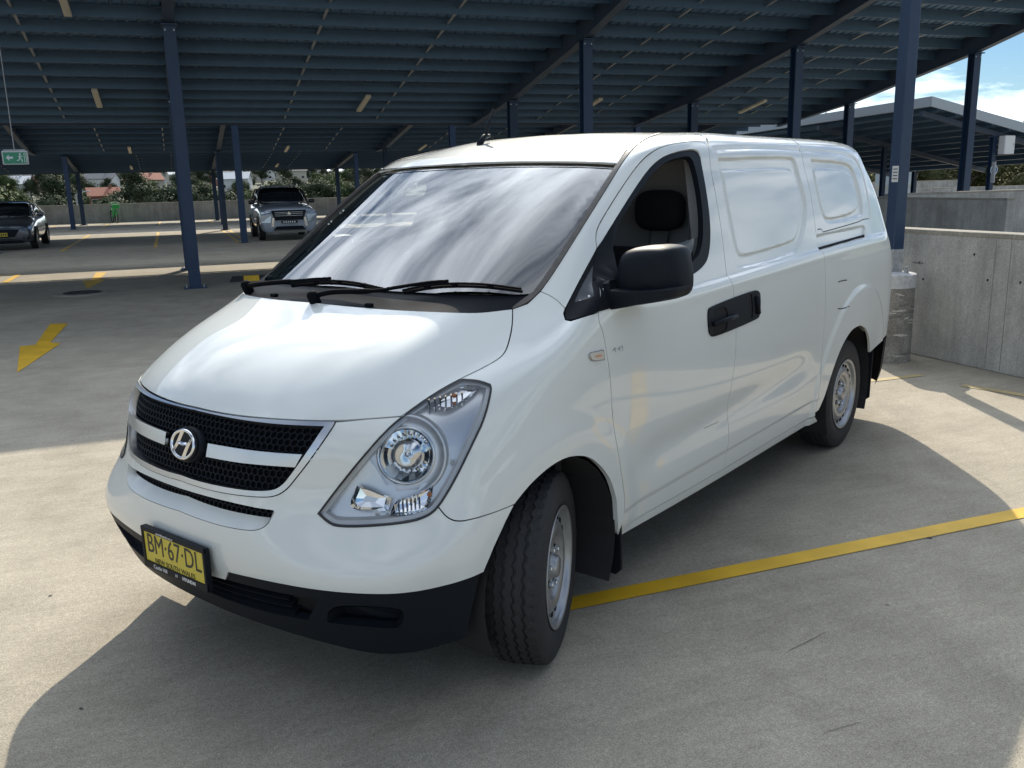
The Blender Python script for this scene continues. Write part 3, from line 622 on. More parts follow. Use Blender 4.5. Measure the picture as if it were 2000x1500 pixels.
# side repeater
rp = smooth_poly([(1147, 692), (1152, 687), (1178, 683), (1180, 703), (1155, 707), (1148, 700)], 1, 60)
patch('side_repeater', px3(rp), SIDE, chrome, van, h=.012, off=.004, flange=.006, gap=0, disp=flare)
patch('repeater_lens', px3((np.array(rp)-np.array([1163, 695]))*.78+np.array([1163, 695])), SIDE, mat('repeater_clear', (.62, .58, .5), .12, spec=.8), van, h=.01, off=.009, flange=.004, gap=0, disp=flare)
strip_on('repeater_bulb', np.array([(1158., 696.5), (1164, 695.2), (1170, 694)]), .004, orange, .0135, flare)
# ------------------------------------------------------------------ the van: front details, wheels, interior
def on_front(y, z, off=0.):
    """point on the nose at (y, z), seen from the front"""
    h_ = hit((6, y+(1e-4 if abs(y) < 1e-4 else 0), z), (-1, 0, 0)); P = surf(np.array([h_[0]]), np.array([h_[1]])); Nn = surf_n(np.array([h_[0]]), np.array([h_[1]]))
    if Nn[0][0] < 0: Nn = -Nn
    P[0, 1] *= h_[2]; Nn[0, 1] *= h_[2]; return P[0]+Nn[0]*off, Nn[0]
# chrome grille surround
gr_ring = clip0(cat(L3['GR_TOP'], px3([(267, 745)]), L3['GR_OUT'][::-1][:-1]))
gi = cat(px3(GR_IN_T), px3(GR_IN_B[::-1])[:-1])
gr_c = clip0(cat(L3['GR_TOP'][::-1], L3['GR_OUT'][1:], px3(GR_IN_B[::-1])[:-1], px3(GR_IN_T)))
grille = patch('grille_surround', gr_c, (-.9, -.43, 0), satin, van, center=True, h=.012, off=.004, flange=.030, gap=.0012)
# honeycomb mesh behind the surround and in the intake
def honeycomb(name, regions, pitch, off, parent, wd=.0032, depth=.012, m=None):
    mb = MB(); cache = {}
    def lf(y, z):
        k = (round(y, 5), round(z, 5))
        if k not in cache: cache[k] = on_front(y, z)
        return cache[k]
    allp = np.concatenate(regions); y0, y1, z0, z1 = allp[:, 0].min(), allp[:, 0].max(), allp[:, 1].min(), allp[:, 1].max()
    s = pitch/math.sqrt(3); edges = {}
    nx = int((y1-y0)/pitch)+3; nz = int((z1-z0)/(1.5*s))+3
    for j in range(nz):
        for i in range(nx):
            cy = y0+(i+.5*(j % 2))*pitch; cz = z0+j*1.5*s
            if not any(inside(np.array([[cy, cz]]), r)[0] for r in regions): continue
            vs6 = [(cy+s*math.sin(R(60*k)), cz+s*math.cos(R(60*k))) for k in range(6)]
            for k in range(6):
                a, b = vs6[k], vs6[(k+1) % 6]; key = tuple(sorted(((round(a[0], 4), round(a[1], 4)), (round(b[0], 4), round(b[1], 4))))); edges[key] = (a, b)
    for a, b in edges.values():
        (pa, na), (pb, nb) = lf(*a), lf(*b); t = pb-pa; L_ = np.linalg.norm(t)
        if L_ > .05: continue
        t /= L_; nn = (na+nb)/2; w_ = np.cross(nn, t)*wd/2
        A = pa+na*off; B = pb+nb*off
        V = [A-w_, A+w_, B+w_, B-w_, A-w_*1.8-na*depth, A+w_*1.8-na*depth, B+w_*1.8-nb*depth, B-w_*1.8-nb*depth]
        mb.add(V, [(0, 1, 2, 3), (0, 4, 5, 1), (1, 5, 6, 2), (2, 6, 7, 3), (3, 7, 4, 0)])
    o = mb.build(name, m or black_pl, parent); o['kind'] = 'stuff'; return o
yz = lambda P: np.stack([P[:, 1], P[:, 2]], 1)
both = lambda P: np.concatenate([P, P[::-1]*np.array([-1, 1])])
gin = clip0(cat(px3(GR_IN_T), px3(GR_IN_B[::-1])[:-1]))
half = yz(gin); half = half[half[:, 0] > 1e-6]
o_ = np.argsort(np.arctan2(half[:, 1]-.87, half[:, 0])); 
gh_t = yz(px3(GR_IN_T)); gh_b = yz(px3(GR_IN_B)); gh_t = gh_t[gh_t[:, 0] > -.02]; gh_b = gh_b[gh_b[:, 0] > -.02]
greg = both(np.concatenate([gh_t[::-1], gh_b[1:]]))
honeycomb('grille_mesh', [greg], .0235, -.022, grille)
it = yz(px3(IN_TOP)); im = yz(px3(IN_MESH)); it = it[it[:, 0] > -.02]; im = im[im[:, 0] > -.02]
ireg = both(np.concatenate([it[::-1], im[1:]]))
intake_mesh = honeycomb('intake_mesh', [ireg], .0225, -.034, bumper)
def sheet(name, reg, off, m, parent, h=.03):
    """sheet following the nose inside a front-view outline"""
    rv, rf = cdt(densify(reg, h), [], h); mb = MB(); P = []
    for q in rv: p_, n_ = on_front(q[0], q[1]); P.append(p_+n_*off)
    mb.add(P, [tuple(f) for f in rf]); return mb.build(name, m, parent, smooth=True)
sheet('grille_backing', inset2(greg, -.006), -.042, dark, grille); sheet('intake_backing', inset2(ireg, -.01), -.048, dark, bumper)
# white scoop between the lip and the intake mesh
A_ = L3['IN_LIP']; A_ = A_[A_[:, 1] > -.01]; B_ = px3(IN_MESH); B_ = B_[B_[:, 1] > -.01]
def resample(P, n):
    d = np.r_[0, np.cumsum(np.linalg.norm(np.diff(P, axis=0), axis=1))]; t = np.linspace(0, d[-1], n); return np.stack([np.interp(t, d, P[:, k]) for k in range(3)], 1)
A_ = resample(A_, 40); B_ = resample(B_, 40); A_[-1, 1] = B_[-1, 1] = -.003; B_ = B_+np.array([-.034, 0, .004]); mb = MB()
for s in (1, -1):
    k = len(mb.v); mb.add([(*q*np.array([1, s, 1]),) for q in np.concatenate([A_, (A_+B_)/2+np.array([-.004, 0, .004]), B_])], [(r_*40+i, r_*40+i+1, (r_+1)*40+i+1, (r_+1)*40+i) for r_ in range(2) for i in range(39)])
mb.build('intake_scoop', white, bumper, smooth=True)
# grille bar halves and emblem
def quad_patch(name, pts, off, m, parent, h=.014, flange=.012):
    return patch(name, px3(pts), (-.9, -.43, 0), m, parent, h=h, off=off, flange=flange, gap=0)
bar = smooth_poly([(408, 866), (470, 877), (530, 884), (591, 887.5), (584, 900), (577, 912.5), (520, 909), (460, 903), (404, 892)], 2, 35)
quad_patch('grille_bar', bar, .004, satin, grille)
ec, en = on_front(0., .874); ec = ec+en*.006; et = np.cross([0, 1, 0], en); et /= np.linalg.norm(et); 
eY = np.array([0, 1., 0]); eZ = np.cross(en, eY); eZ = eZ if eZ[2] > 0 else -eZ
emb = MB(); n = 48; prof = [(.0, 0), (.5, .45), (1, .62), (.5, .45)]
def ell(a, b, k, z): return [ec+eY*(a*math.cos(2*math.pi*q/k))+eZ*(b*math.sin(2*math.pi*q/k))+en*z for q in range(k)]
disc = MB(); disc.add(ell(.074, .056, n, -.006)+ell(.074, .056, n, .0)+ell(.068, .05, n, .004), [tuple(range(2*n, 3*n))]+[(k, (k+1) % n, n+(k+1) % n, n+k) for k in range(n)]+[(n+k, n+(k+1) % n, 2*n+(k+1) % n, 2*n+k) for k in range(n)])
badge = disc.build('badge', black_pl, grille, smooth=False)
rg = MB(); rings = [ell(.068, .051, n, .004), ell(.0655, .0485, n, .0095), ell(.0615, .0445, n, .0095), ell(.058, .041, n, .004)]
V = sum(rings, []); rg.add(V, [(r_*n+k, r_*n+(k+1) % n, (r_+1)*n+(k+1) % n, (r_+1)*n+k) for r_ in range(3) for k in range(n)]); rg.build('badge_ring', chrome, badge, smooth=True)
def ribbon(pts, wds, z0, z1):
    """flat bar with bevelled crest along 2-D points in the badge plane"""
    P = np.array(pts); T = np.gradient(P, axis=0); T /= np.linalg.norm(T, axis=1, keepdims=True); Bn = np.stack([-T[:, 1], T[:, 0]], 1); V = []; F = []
    to = lambda q, z: ec+eY*q[0]+eZ*q[1]+en*z
    for i in range(len(P)): V += [to(P[i]-Bn[i]*wds[i]/2, z0), to(P[i], z1), to(P[i]+Bn[i]*wds[i]/2, z0)]
    for i in range(len(P)-1):
        for a in (0, 1): F.append((3*i+a, 3*i+a+1, 3*i+a+4, 3*i+a+3))
    return V, F
hb_ = MB()  # slanted H: two curved uprights and a swept crossbar
def bez(a, b, c, d, n=12): t = np.linspace(0, 1, n)[:, None]; a, b, c, d = map(np.array, (a, b, c, d)); return (1-t)**3*a+3*(1-t)**2*t*b+3*(1-t)*t*t*c+t**3*d
# seen from the front, +y is to the viewer's right
hb_.add(*ribbon(bez((-.012, .047), (-.020, .020), (-.030, -.004), (-.046, -.024)), np.linspace(.018, .010, 12), .004, .011))
hb_.add(*ribbon(bez((.046, .024), (.030, .004), (.020, -.020), (.012, -.047)), np.linspace(.010, .018, 12), .004, .011))
hb_.add(*ribbon(bez((-.026, .004), (-.006, -.006), (.008, .008), (.028, -.002)), np.linspace(.013, .013, 12), .004, .0105))
hb_.build('badge_letter', chrome, badge, smooth=False)
bk = MB(); bk.add(ell(.080, .061, n, -.03)+ell(.078, .059, n, -.008)+ell(.074, .056, n, -.007), [(r_*n+k, r_*n+(k+1) % n, (r_+1)*n+(k+1) % n, (r_+1)*n+k) for r_ in range(2) for k in range(n)]); bk.build('badge_mount', black_pl, grille, smooth=True)

# lower opening: slats and backing
lt_ = yz(px3(LOW_T)); lb_ = yz(px3(LOW_B)); lt_ = lt_[lt_[:, 0] > -.02]; lb_ = lb_[lb_[:, 0] > -.02]
lreg = both(np.concatenate([lt_[::-1], lb_]))
sheet('lower_opening_backing', inset2(lreg, -.02), -.05, dark, lower)
yt = lambda y, L_: np.interp(abs(y), L_[:, 0][np.argsort(L_[:, 0])], L_[:, 1][np.argsort(L_[:, 0])])
for q in (.02, .35, .66, .97):
    mb = MB(); ys_ = np.linspace(-.47, .47, 41); V = []
    for y in ys_:
        z = yt(y, lt_)*(1-q)+yt(y, lb_)*q; p_, n_ = on_front(y, z); V += [p_-n_*.012+np.array([0, 0, .0025]), p_-n_*.015+np.array([0, 0, -.0025]), p_-n_*.045+np.array([0, 0, -.006]), p_-n_*.045+np.array([0, 0, .006])]
    mb.add(V, [(4*i+a, 4*i+(a+1) % 4, 4*i+4+(a+1) % 4, 4*i+4+a) for i in range(40) for a in range(4)]); mb.build('lower_slat', black_pl, lower)
fg = px3(smooth_poly(FOG, 2, 80))
for s in (1, -1):
    c_ = fg.mean(0); mb = MB(); k = len(fg)
    V = [q*np.array([1, s, 1]) for q in fg+np.array([-.002, 0, 0])]+[(q*.8+c_*.2+np.array([-.05, -.02, 0]))*np.array([1, s, 1]) for q in fg]
    mb.add(V, [(i, (i+1) % k, k+(i+1) % k, k+i) for i in range(k)]+[tuple(range(k, 2*k))]); mb.build('fog_lamp_recess', black_pl, lower)
    continue
    mb = MB(); p0_, p1_ = fg[np.argmin(fg[:, 1])], fg[np.argmax(fg[:, 1])]
    a_ = (p0_*.9+p1_*.1)+np.array([-.012, 0, -.012]); b_ = (p0_*.45+p1_*.55)+np.array([-.02, 0, .004])
    mb.tube([a_*np.array([1, s, 1]), b_*np.array([1, s, 1])], [.006, .010], 6); mb.build('recess_rib', black_pl, lower)
# parking sensor glint on the lower bumper
# number plate
PX, PZ, PW, PH = .916, .500, .376, .150
plate = MB().span((PX-.02, -PW/2, PZ-PH/2), (PX-.004, PW/2, PZ+PH/2), .003).build('number_plate', black_pl, van)
pf = MB()
for a, b in (((PX-.008, -PW/2, PZ+PH/2-.016), (PX+.003, PW/2, PZ+PH/2)), ((PX-.008, -PW/2, PZ-PH/2), (PX+.003, PW/2, PZ-PH/2+.026)), ((PX-.008, -PW/2, PZ-PH/2), (PX+.0025, -PW/2+.013, PZ+PH/2)), ((PX-.008, PW/2-.013, PZ-PH/2), (PX+.0025, PW/2, PZ+PH/2))): pf.span(a, b, .0025)
pf.build('plate_frame', black_pl, plate)
MB().span((PX-.006, -PW/2+.012, PZ-PH/2+.024), (PX-.0015, PW/2-.012, PZ+PH/2-.014)).build('plate_face', mat('plate_yellow', (.62, .50, .045), .45, noise=(60, (.50, .40, .05), .5)), plate)
def text(name, s, size, loc, m, parent, X=(0, 1, 0), Y=(0, 0, 1), wscale=1., bold=0., depth=.0004):
    cu = bpy.data.curves.new(name, 'FONT'); cu.body = s; cu.size = size; cu.align_x = 'CENTER'; cu.align_y = 'CENTER'; cu.offset = bold; cu.extrude = depth; cu.resolution_u = 3
    t = bpy.data.objects.new('tmp', cu); col.objects.link(t); dg = bpy.context.evaluated_depsgraph_get(); me = bpy.data.meshes.new_from_object(t.evaluated_get(dg)); bpy.data.objects.remove(t)
    X, Y = Vector(X), Vector(Y); Z = X.cross(Y); M = Matrix(((X.x*wscale, Y.x, Z.x, loc[0]), (X.y*wscale, Y.y, Z.y, loc[1]), (X.z*wscale, Y.z, Z.z, loc[2]), (0, 0, 0, 1)))
    me.transform(M); me.materials.clear(); return link(name, me, m, parent)
ink = mat('plate_ink', (.012, .012, .012), .5); wink = mat('white_print', (.75, .75, .75), .5)
text('plate_letters', 'BM·67·DL', .098, (PX-.0008, 0, PZ+.016), ink, plate, wscale=.80, bold=0.)
text('plate_state', 'NEW SOUTH WALES', .026, (PX-.0008, 0, PZ-.0395), ink, plate, wscale=.98)
text('plate_dealer', 'Castle Hill', .020, (PX+.0033, -.085, PZ-.0615), wink, plate)
text('plate_dealer', 'HYUNDAI', .017, (PX+.0033, .085, PZ-.0615), wink, plate, bold=.0004)
text('plate_dealer', 'H', .017, (PX+.0033, .012, PZ-.0615), wink, plate, X=(0, .97, 0), Y=(0, .2, .98))
text('plate_dealer_top', 'castlehillhyundai.com.au', .0105, (PX+.0033, -.04, PZ+.0665), wink, plate)
# headlights
HLP = cat(L3['LIGHT'], L3['LIGHT_O'][1:-1]); HD = (-.72, -.66, -.2)
lens, lens_r = patch('headlight_lens', HLP, HD, lens_glass, van, h=.02, off=.002, flange=0, gap=.003)
silver = mat('lamp_silver', (.78, .79, .80), .34, metal=.6); bowl_m = mat('lamp_reflector', (.88, .89, .90), .05, metal=1); seal = mat('lamp_seal', (.02, .02, .022), .5)
tr_bezel = mat('lamp_bezel', (.80, .81, .81), .35, metal=.1)
hl3 = lambda pts, dep: px3(pts)-np.array([.66, .72, .15])*0+np.array([-.62, -.72, -.05])*dep
cpx = np.array([792., 890.]); cen = px3([cpx])[0]
fwd = np.array([.93, .36, .03]); fwd /= np.linalg.norm(fwd)
X_, Y_, D_ = frame_of(HD); HL2 = densify(np.stack([HLP@X_, HLP@Y_], 1), .022)
def lamp_ring(ins, back):
    q = inset2(HL2, ins) if ins else HL2; P, Nn = lift(q[:, :1]*X_+q[:, 1:]*Y_-D_*6, D_); return P+D_*back
fwd = np.array([.80, .56, .20]); fwd /= np.linalg.norm(fwd)
def lamp_inner(s):
    M_ = np.array([1, s, 1]); k = len(HL2)
    rings = [lamp_ring(.0, -.004), lamp_ring(.004, -.003), lamp_ring(.0045, .012), lamp_ring(.016, .016), lamp_ring(.022, .045)]
    tri = lambda a, n_: [(r_*k+i, r_*k+(i+1) % k, (r_+1)*k+(i+1) % k, (r_+1)*k+i) for r_ in range(n_) for i in range(k)]
    hs = MB(); hs.add([q*M_ for q in np.concatenate(rings[2:])], tri(0, 2)); housing = hs.build('headlight', tr_bezel, van, smooth=True, auto=40)
    sl_ = MB(); sl_.add([q*M_ for q in np.concatenate(rings[:3])], tri(0, 2)); sl_.build('lamp_seal', seal, housing)
    # main lamp centre, set back behind the lens
    f_ = Vector(fwd*M_); cm = cen-np.array(D_)*0+px_ray(cpx)/np.linalg.norm(px_ray(cpx))*.040; c3 = Vector(cm*M_)
    # back plate with an opening for the main reflector
    q2 = inset2(HL2, .021); c2 = np.array([cm@X_, cm@Y_]); hole = np.array([c2+.112*np.array([math.cos(a), math.sin(a)]) for a in np.linspace(0, 2*math.pi, 33)[:-1]])
    ok = inside(hole, q2); rv, rf = cdt(densify(q2, .022), [], .022); P, Nn = lift(rv[:, :1]*X_+rv[:, 1:]*Y_-D_*6, D_); P = P+D_*.045
    cc_ = rv[rf].mean(1); keep = np.hypot(*(cc_-c2).T) > .104
    bp = MB(); bp.add([q*M_ for q in P], [tuple(f) for f in rf[keep]]); bp.build('lamp_back', silver, housing, smooth=True)
    b = MB(); b.lathe([(.132, -.050), (.130, -.006), (.126, .0), (.118, -.004), (.100, -.020), (.0925, -.018)], c3, f_, 48); b.build('lamp_bezel_ring', silver, housing, smooth=True)
    b = MB(); b.lathe([(.0925, -.018), (.091, -.006), (.087, -.004), (.083, -.012)], c3, f_, 48); b.build('reflector_rim', chrome, housing, smooth=True)
    b = MB(); b.lathe([(.083, -.012), (.078, -.030), (.066, -.050), (.048, -.066), (.026, -.076), (.002, -.079)], c3, f_, 40); b.build('reflector_bowl', bowl_m, housing, smooth=True)
    b = MB(); b.lathe([(.015, -.079), (.015, -.040), (.012, -.028), (.002, -.024)], c3, f_, 16); b.build('bulb_shield', chrome, housing, smooth=True)
    for a0, a1, r0, r1 in ((200, 330, .046, .080), (20, 150, .050, .080)):
        q = MB(); aa = np.linspace(R(a0), R(a1), 9); uu = Vector((0, 0, 1)); uu = (uu-f_*uu.dot(f_)).normalized(); ww = f_.cross(uu); V = []
        for a in aa: e = ww*math.cos(a)+uu*math.sin(a); V += [c3+e*r0-f_*.045, c3+e*r1-f_*.014]
        q.add(V, [(2*i, 2*i+1, 2*i+3, 2*i+2) for i in range(8)]); q.build('reflector_step', bowl_m, housing, smooth=False)
    # upper indicator, lower side reflector
    def cell(name, pts, back, m, dz=0.):
        P3 = px3(pts)+np.array(D_)*.020; c = P3.mean(0); kk = len(P3); B3 = P3*.75+c*.25+np.array(D_)*back*.5
        q = MB(); q.add([z*M_ for z in np.concatenate([P3, B3, [B3.mean(0)+np.array(D_)*.004]])], [(i, (i+1) % kk, kk+(i+1) % kk, kk+i) for i in range(kk)]+[(kk+i, kk+(i+1) % kk, 2*kk) for i in range(kk)]); return q.build(name, m, housing), P3, c
    ind, P3, c = cell('indicator_cell', smooth_poly([(826, 793), (870, 764), (905, 748), (938, 752), (932, 766), (900, 790), (874, 804), (850, 800)], 1, 60), .03, bowl_m)
    ob = MB(); ob.lathe([(.002, .012), (.006, .009), (.008, 0), (.006, -.009), (.002, -.010)], Vector((c+np.array([.0, .0, .008])-np.array(D_)*.002)*M_), Vector((.6, .75*s, .1)), 12); ob.build('indicator_bulb', orange, ind, smooth=True)
    for q in range(7):
        f0 = .12+.11*q; a = P3[0]*(1-f0)+P3[len(P3)//2]*f0; tb = MB(); tb.tube([(a+np.array([.004, .004, -.026]))*M_, (a+np.array([.004, .004, .020]))*M_], .003, 5); tb.build('lens_flute', bowl_m, ind)
    lo_, P3, c = cell('high_beam_cell', smooth_poly([(696, 950), (718, 955), (745, 967), (764, 974), (758, 1000), (716, 1001), (690, 998), (681, 985)], 1, 60), .045, bowl_m)
    si, P3, c = cell('side_lamp_cell', smooth_poly([(770, 980), (800, 972), (846, 952), (843, 978), (832, 1000), (800, 1008), (760, 1010)], 1, 60), .025, bowl_m)
    ob = MB(); ob.lathe([(.002, .010), (.006, .008), (.008, 0), (.002, -.010)], Vector((px3([(838, 968)])[0]+np.array(D_)*.03)*M_), Vector((.6, .75*s, .1)), 10); ob.build('side_lamp_bulb', orange, si, smooth=True)
    for q in range(6):
        f0 = .1+.13*q; a = px3([(772+f0*62, 992-f0*14)])[0]; tb = MB(); tb.tube([(a+np.array(D_)*.022+np.array([0, 0, -.022]))*M_, (a+np.array(D_)*.022+np.array([0, 0, .016]))*M_], .0028, 5); tb.build('lens_flute', bowl_m, si)
    return housing
hl = lamp_inner(1); hr = lamp_inner(-1); lens.parent = hl; lens_r.parent = hr

# door mirrors
mo = [(1207, 592), (1213, 560), (1224, 506), (1232, 489), (1250, 481), (1290, 477.5), (1318, 480), (1328, 487), (1334, 510), (1338, 545), (1337, 570), (1325, 583), (1290, 590), (1240, 598)]
mp = np.array([VX(q, -.47) for q in smooth_poly(mo, 2, 100)]); mc = mp.mean(0); k = len(mp)
def mirror_part(s):
    M_ = np.array([1, s, 1]); L_ = []
    for dx, sc in ((-.085, .93), (-.07, .985), (-.03, 1.0), (.02, .985), (.052, .93), (.074, .80), (.086, .58), (.092, .3)): L_.append((mp-mc)*sc+mc+np.array([dx, -.004*max(0, dx*40), 0]))
    root = MB(); n_ = len(L_); root.add([q*M_ for q in np.concatenate(L_+[[mc+np.array([.094, 0, 0])]])], [(r_*k+i, r_*k+(i+1) % k, (r_+1)*k+(i+1) % k, (r_+1)*k+i) for r_ in range(n_-1) for i in range(k)]+[((n_-1)*k+i, (n_-1)*k+(i+1) % k, n_*k) for i in range(k)])
    house = root.build('door_mirror', black_pl, van, smooth=True)
    gl = (mp-mc)*.90+mc+np.array([-.078, 0, 0]); q = MB(); q.add([z*M_ for z in gl], [tuple(range(k))]); q.build('mirror_glass', mat('mirror_silver', (.8, .8, .8), .03, metal=1), house)
    # bracket arm: lower part with a parting line
    ar = [(1173, 548), (1203, 545), (1206, 562), (1260, 566), (1332, 560), (1334, 572), (1322, 583.5), (1262, 592), (1235, 598), (1178, 607)]
    ap_ = np.array([VX(z, -.40) for z in smooth_poly(ar, 2, 70)]); c = ap_.mean(0); kk = len(ap_); La = [((ap_-c)*sc+c+np.array([dx, 0, 0])) for dx, sc in ((-.06, 1.0), (.03, 1.0), (.055, .97), (.075, .88))]
    q = MB(); q.add([z*M_ for z in np.concatenate(La)], [(r_*kk+i, r_*kk+(i+1) % kk, (r_+1)*kk+(i+1) % kk, (r_+1)*kk+i) for r_ in range(3) for i in range(kk)]+[tuple(range(3*kk, 4*kk)), tuple(range(kk))]); q.build('mirror_arm', black_pl, house, smooth=True, auto=50)
    q = MB(); a_, b_ = px3([(1176, 560)])[0], VX((1215, 575), -.445); q.tube([a_*M_+np.array([0, -.03*s, .0]), b_*M_], [.035, .03], 10); q.build('mirror_pivot', black_pl, house, smooth=True); return house
mirror_part(1); k0 = len(bpy.data.objects)
fm = mirror_part(-1)
# the far mirror is folded in against its door
fm.matrix_world = Matrix.Translation((-.47, -.90, 0)) @ Matrix.Rotation(R(-88), 4, 'Z') @ Matrix.Translation((.42, .93, 0))

# sail panel in the window corner
patch('mirror_sail', px3([(1166, 609.5), (1164.5, 486), (1197, 441), (1200, 500), (1203, 558), (1203, 599)]), SIDE, mat('frame_black'), van, h=.03, off=.0035, flange=.012, gap=0)

wip = mat('wiper_black', (.006, .007, .009), .75, spec=.03)
# wipers
def on_glass(pts, off): 
    P = px3(pts); return [Vector(q)+Vector((.52, 0, .85))*off for q in P]
for arm, blade in ((S2([(486, 566), (516, 561.5), (574, 557), (620, 553), (650, 552)], 2), S2([(572, 561), (615, 556), (660, 555), (705, 560), (752, 571)], 2)), (S2([(616, 588), (646, 578), (690, 577), (740, 577), (788, 568), (852, 559), (880, 558)], 2), S2([(790, 575), (830, 566), (880, 561), (950, 562), (1022, 572)], 2))):
    b = MB(); P = on_glass(arm, .020); b.tube(P, [.010 if i < len(P)*.45 else .0065 for i in range(len(P))], 6); w_ = b.build('wiper', wip, van, smooth=True)
    b = MB(); b.tube(on_glass(blade, .006), .006, 6); b.build('wiper_blade', wip, w_)
    b = MB(); b.tube(on_glass(blade, .018), .0045, 6); b.build('blade_spine', wip, w_)
    for i in range(3, len(blade)-2, 4):
        b = MB(); a_ = on_glass([blade[i]], .008)[0]; b.box(a_+Vector((0, 0, .004)), (.012, .022, .014)); b.build('blade_clip', wip, w_)
    b = MB(); b.lathe([(.022, -.02), (.022, .02), (.016, .03), (.001, .032)], on_glass([arm[0]], .01)[0], (.4, 0, .9), 14); b.build('wiper_pivot', wip, w_, smooth=True)
for q in ((532, 580), (717, 600)):
    P = px3([q])[0]; b = MB(); b.box(P+np.array([-.01, 0, .006]), (.02, .03, .014), None, .003); b.build('washer_nozzle', wip, van)
# antenna at the roof's far front edge
ap0 = px3([(944, 281)])[0]+np.array([0, 0, .004]); b = MB(); b.tube([ap0+np.array([.03, 0, -.01]), ap0+np.array([-.01, 0, .03]), ap0+np.array([-.05, 0, .035])], [.016, .013, .008], 8)
ant = b.build('antenna_base', black_pl, van, smooth=True)
at = CAM+px_ray((964, 213))*((ap0-CAM)@CF/(px_ray((964, 213))@CF)); b = MB(); b.tube([ap0+np.array([-.02, 0, .03]), ap0*.5+at*.5, at], [.009, .008, .006], 6); b.build('antenna_rod', black_pl, ant, smooth=True)

# wheels
TR, TW = .349, .215
def tyre_mesh():
    prof = [(-.080, .205), (-.098, .222), (-.107, .255), (-.108, .285), (-.102, .312), (-.094, .330), (-.088, .338)]
    gro = [-.052, -.018, .018, .052]; tread = []
    xs = sorted(set([-.085, -.078, -.070, .070, .078, .085]+[g+d for g in gro for d in (-.0055, -.0035, .0035, .0055)]+[-.036, 0., .036]))
    P = prof+[(x, None) for x in xs]+[(-a, r) for a, r in prof[::-1]]; n = 192; V = []; F = []
    for k in range(n):
        a = 2*math.pi*k/n; zig = .0032*(1 if (k//2) % 2 else -1)
        for x, r in P:
            if r is None:
                r = TR-.010*(x/.085)**2*.8
                xx = x; g = min(gro, key=lambda q: abs(q-x))
                if abs(x-g) < .006:
                    xx = x+zig
                    if abs(x-g) < .0045: r -= .008
                elif abs(x) > .06 and (k % 4) == 0: r -= .006
                elif abs(abs(x)-.036) < .004 and (k % 4) == 2: r -= .006
                V.append((xx, r*math.cos(a), r*math.sin(a)))
            else: V.append((x, r*math.cos(a), r*math.sin(a)))
    m = len(P)
    for k in range(n):
        for j in range(m-1): F.append((k*m+j, k*m+j+1, ((k+1) % n)*m+j+1, ((k+1) % n)*m+j))
    return [(v[1], v[0], v[2]) for v in V], F     # axis along y
tv, tf = tyre_mesh(); mb = MB(); mb.add(tv, tf); tyre_me = None
def wheel(loc, rz, outer):
    """outer=+1: the wheel's face looks to +y"""
    global tyre_me
    wt = MB(); wt.add(tv, tf); t = wt.build('wheel', rubber, van)
    t.data.shade_smooth(); t.data.set_sharp_from_angle(angle=R(38))
    t.location = loc; t.rotation_euler = (0, 0, rz+(0 if outer > 0 else math.pi))
    b = MB(); b.lathe([(.198, -.09), (.196, .02), (.200, .070), (.206, .088), (.219, .098), (.222, .104), (.216, .105), (.207, .099), (.203, .090), (.196, .080), (.186, .074), (.172, .075), (.158, .084), (.148, .089), (.125, .087), (.112, .076), (.104, .066), (.092, .067), (.075, .071), (.052, .074), (.042, .076), (.040, .094), (.034, .099), (.001, .100)], (0, 0, 0), (0, 1, 0), 64)
    r_ = b.build('rim', steelw, t, smooth=True)
    for k in range(20):
        a = 2*math.pi*(k+.5)/20; q = MB(); e1_ = Vector((math.cos(a), 0, math.sin(a))); e2_ = Vector((-math.sin(a), 0, math.cos(a)))
        q.prism([(-.0085, -.010), (.0085, -.010), (.0095, .0), (.0085, .010), (-.0085, .010), (-.0095, 0)], e1_*.178+Vector((0, .0715, 0)), e1_, e2_, Vector((0, 1, 0)), .0075); q.build('vent_slot', dark, r_)
    for k in range(6):
        a = 2*math.pi*k/6+.3; c = Vector((math.cos(a)*.070, .070, math.sin(a)*.070)); q = MB(); q.lathe([(.017, -.002), (.017, .003), (.012, .004)], c, (0, 1, 0), 12); q.build('lug_seat', dark, r_)
        q = MB(); q.lathe([(.0105, 0), (.0105, .016), (.008, .020), (.001, .021)], c, (0, 1, 0), 6); q.build('lug_nut', satin, r_)
    return t
ST = R(22.9); ax_ = np.array([-math.sin(ST), math.cos(ST), 0])
wheel((ax_[0]*.012, .80+ax_[1]*.012, .345), ST, 1); wheel((0-.004, -.80, .345), ST, -1)
wheel((-3.2, .800, .345), 0, 1); wheel((-3.2, -.800, .345), 0, -1)
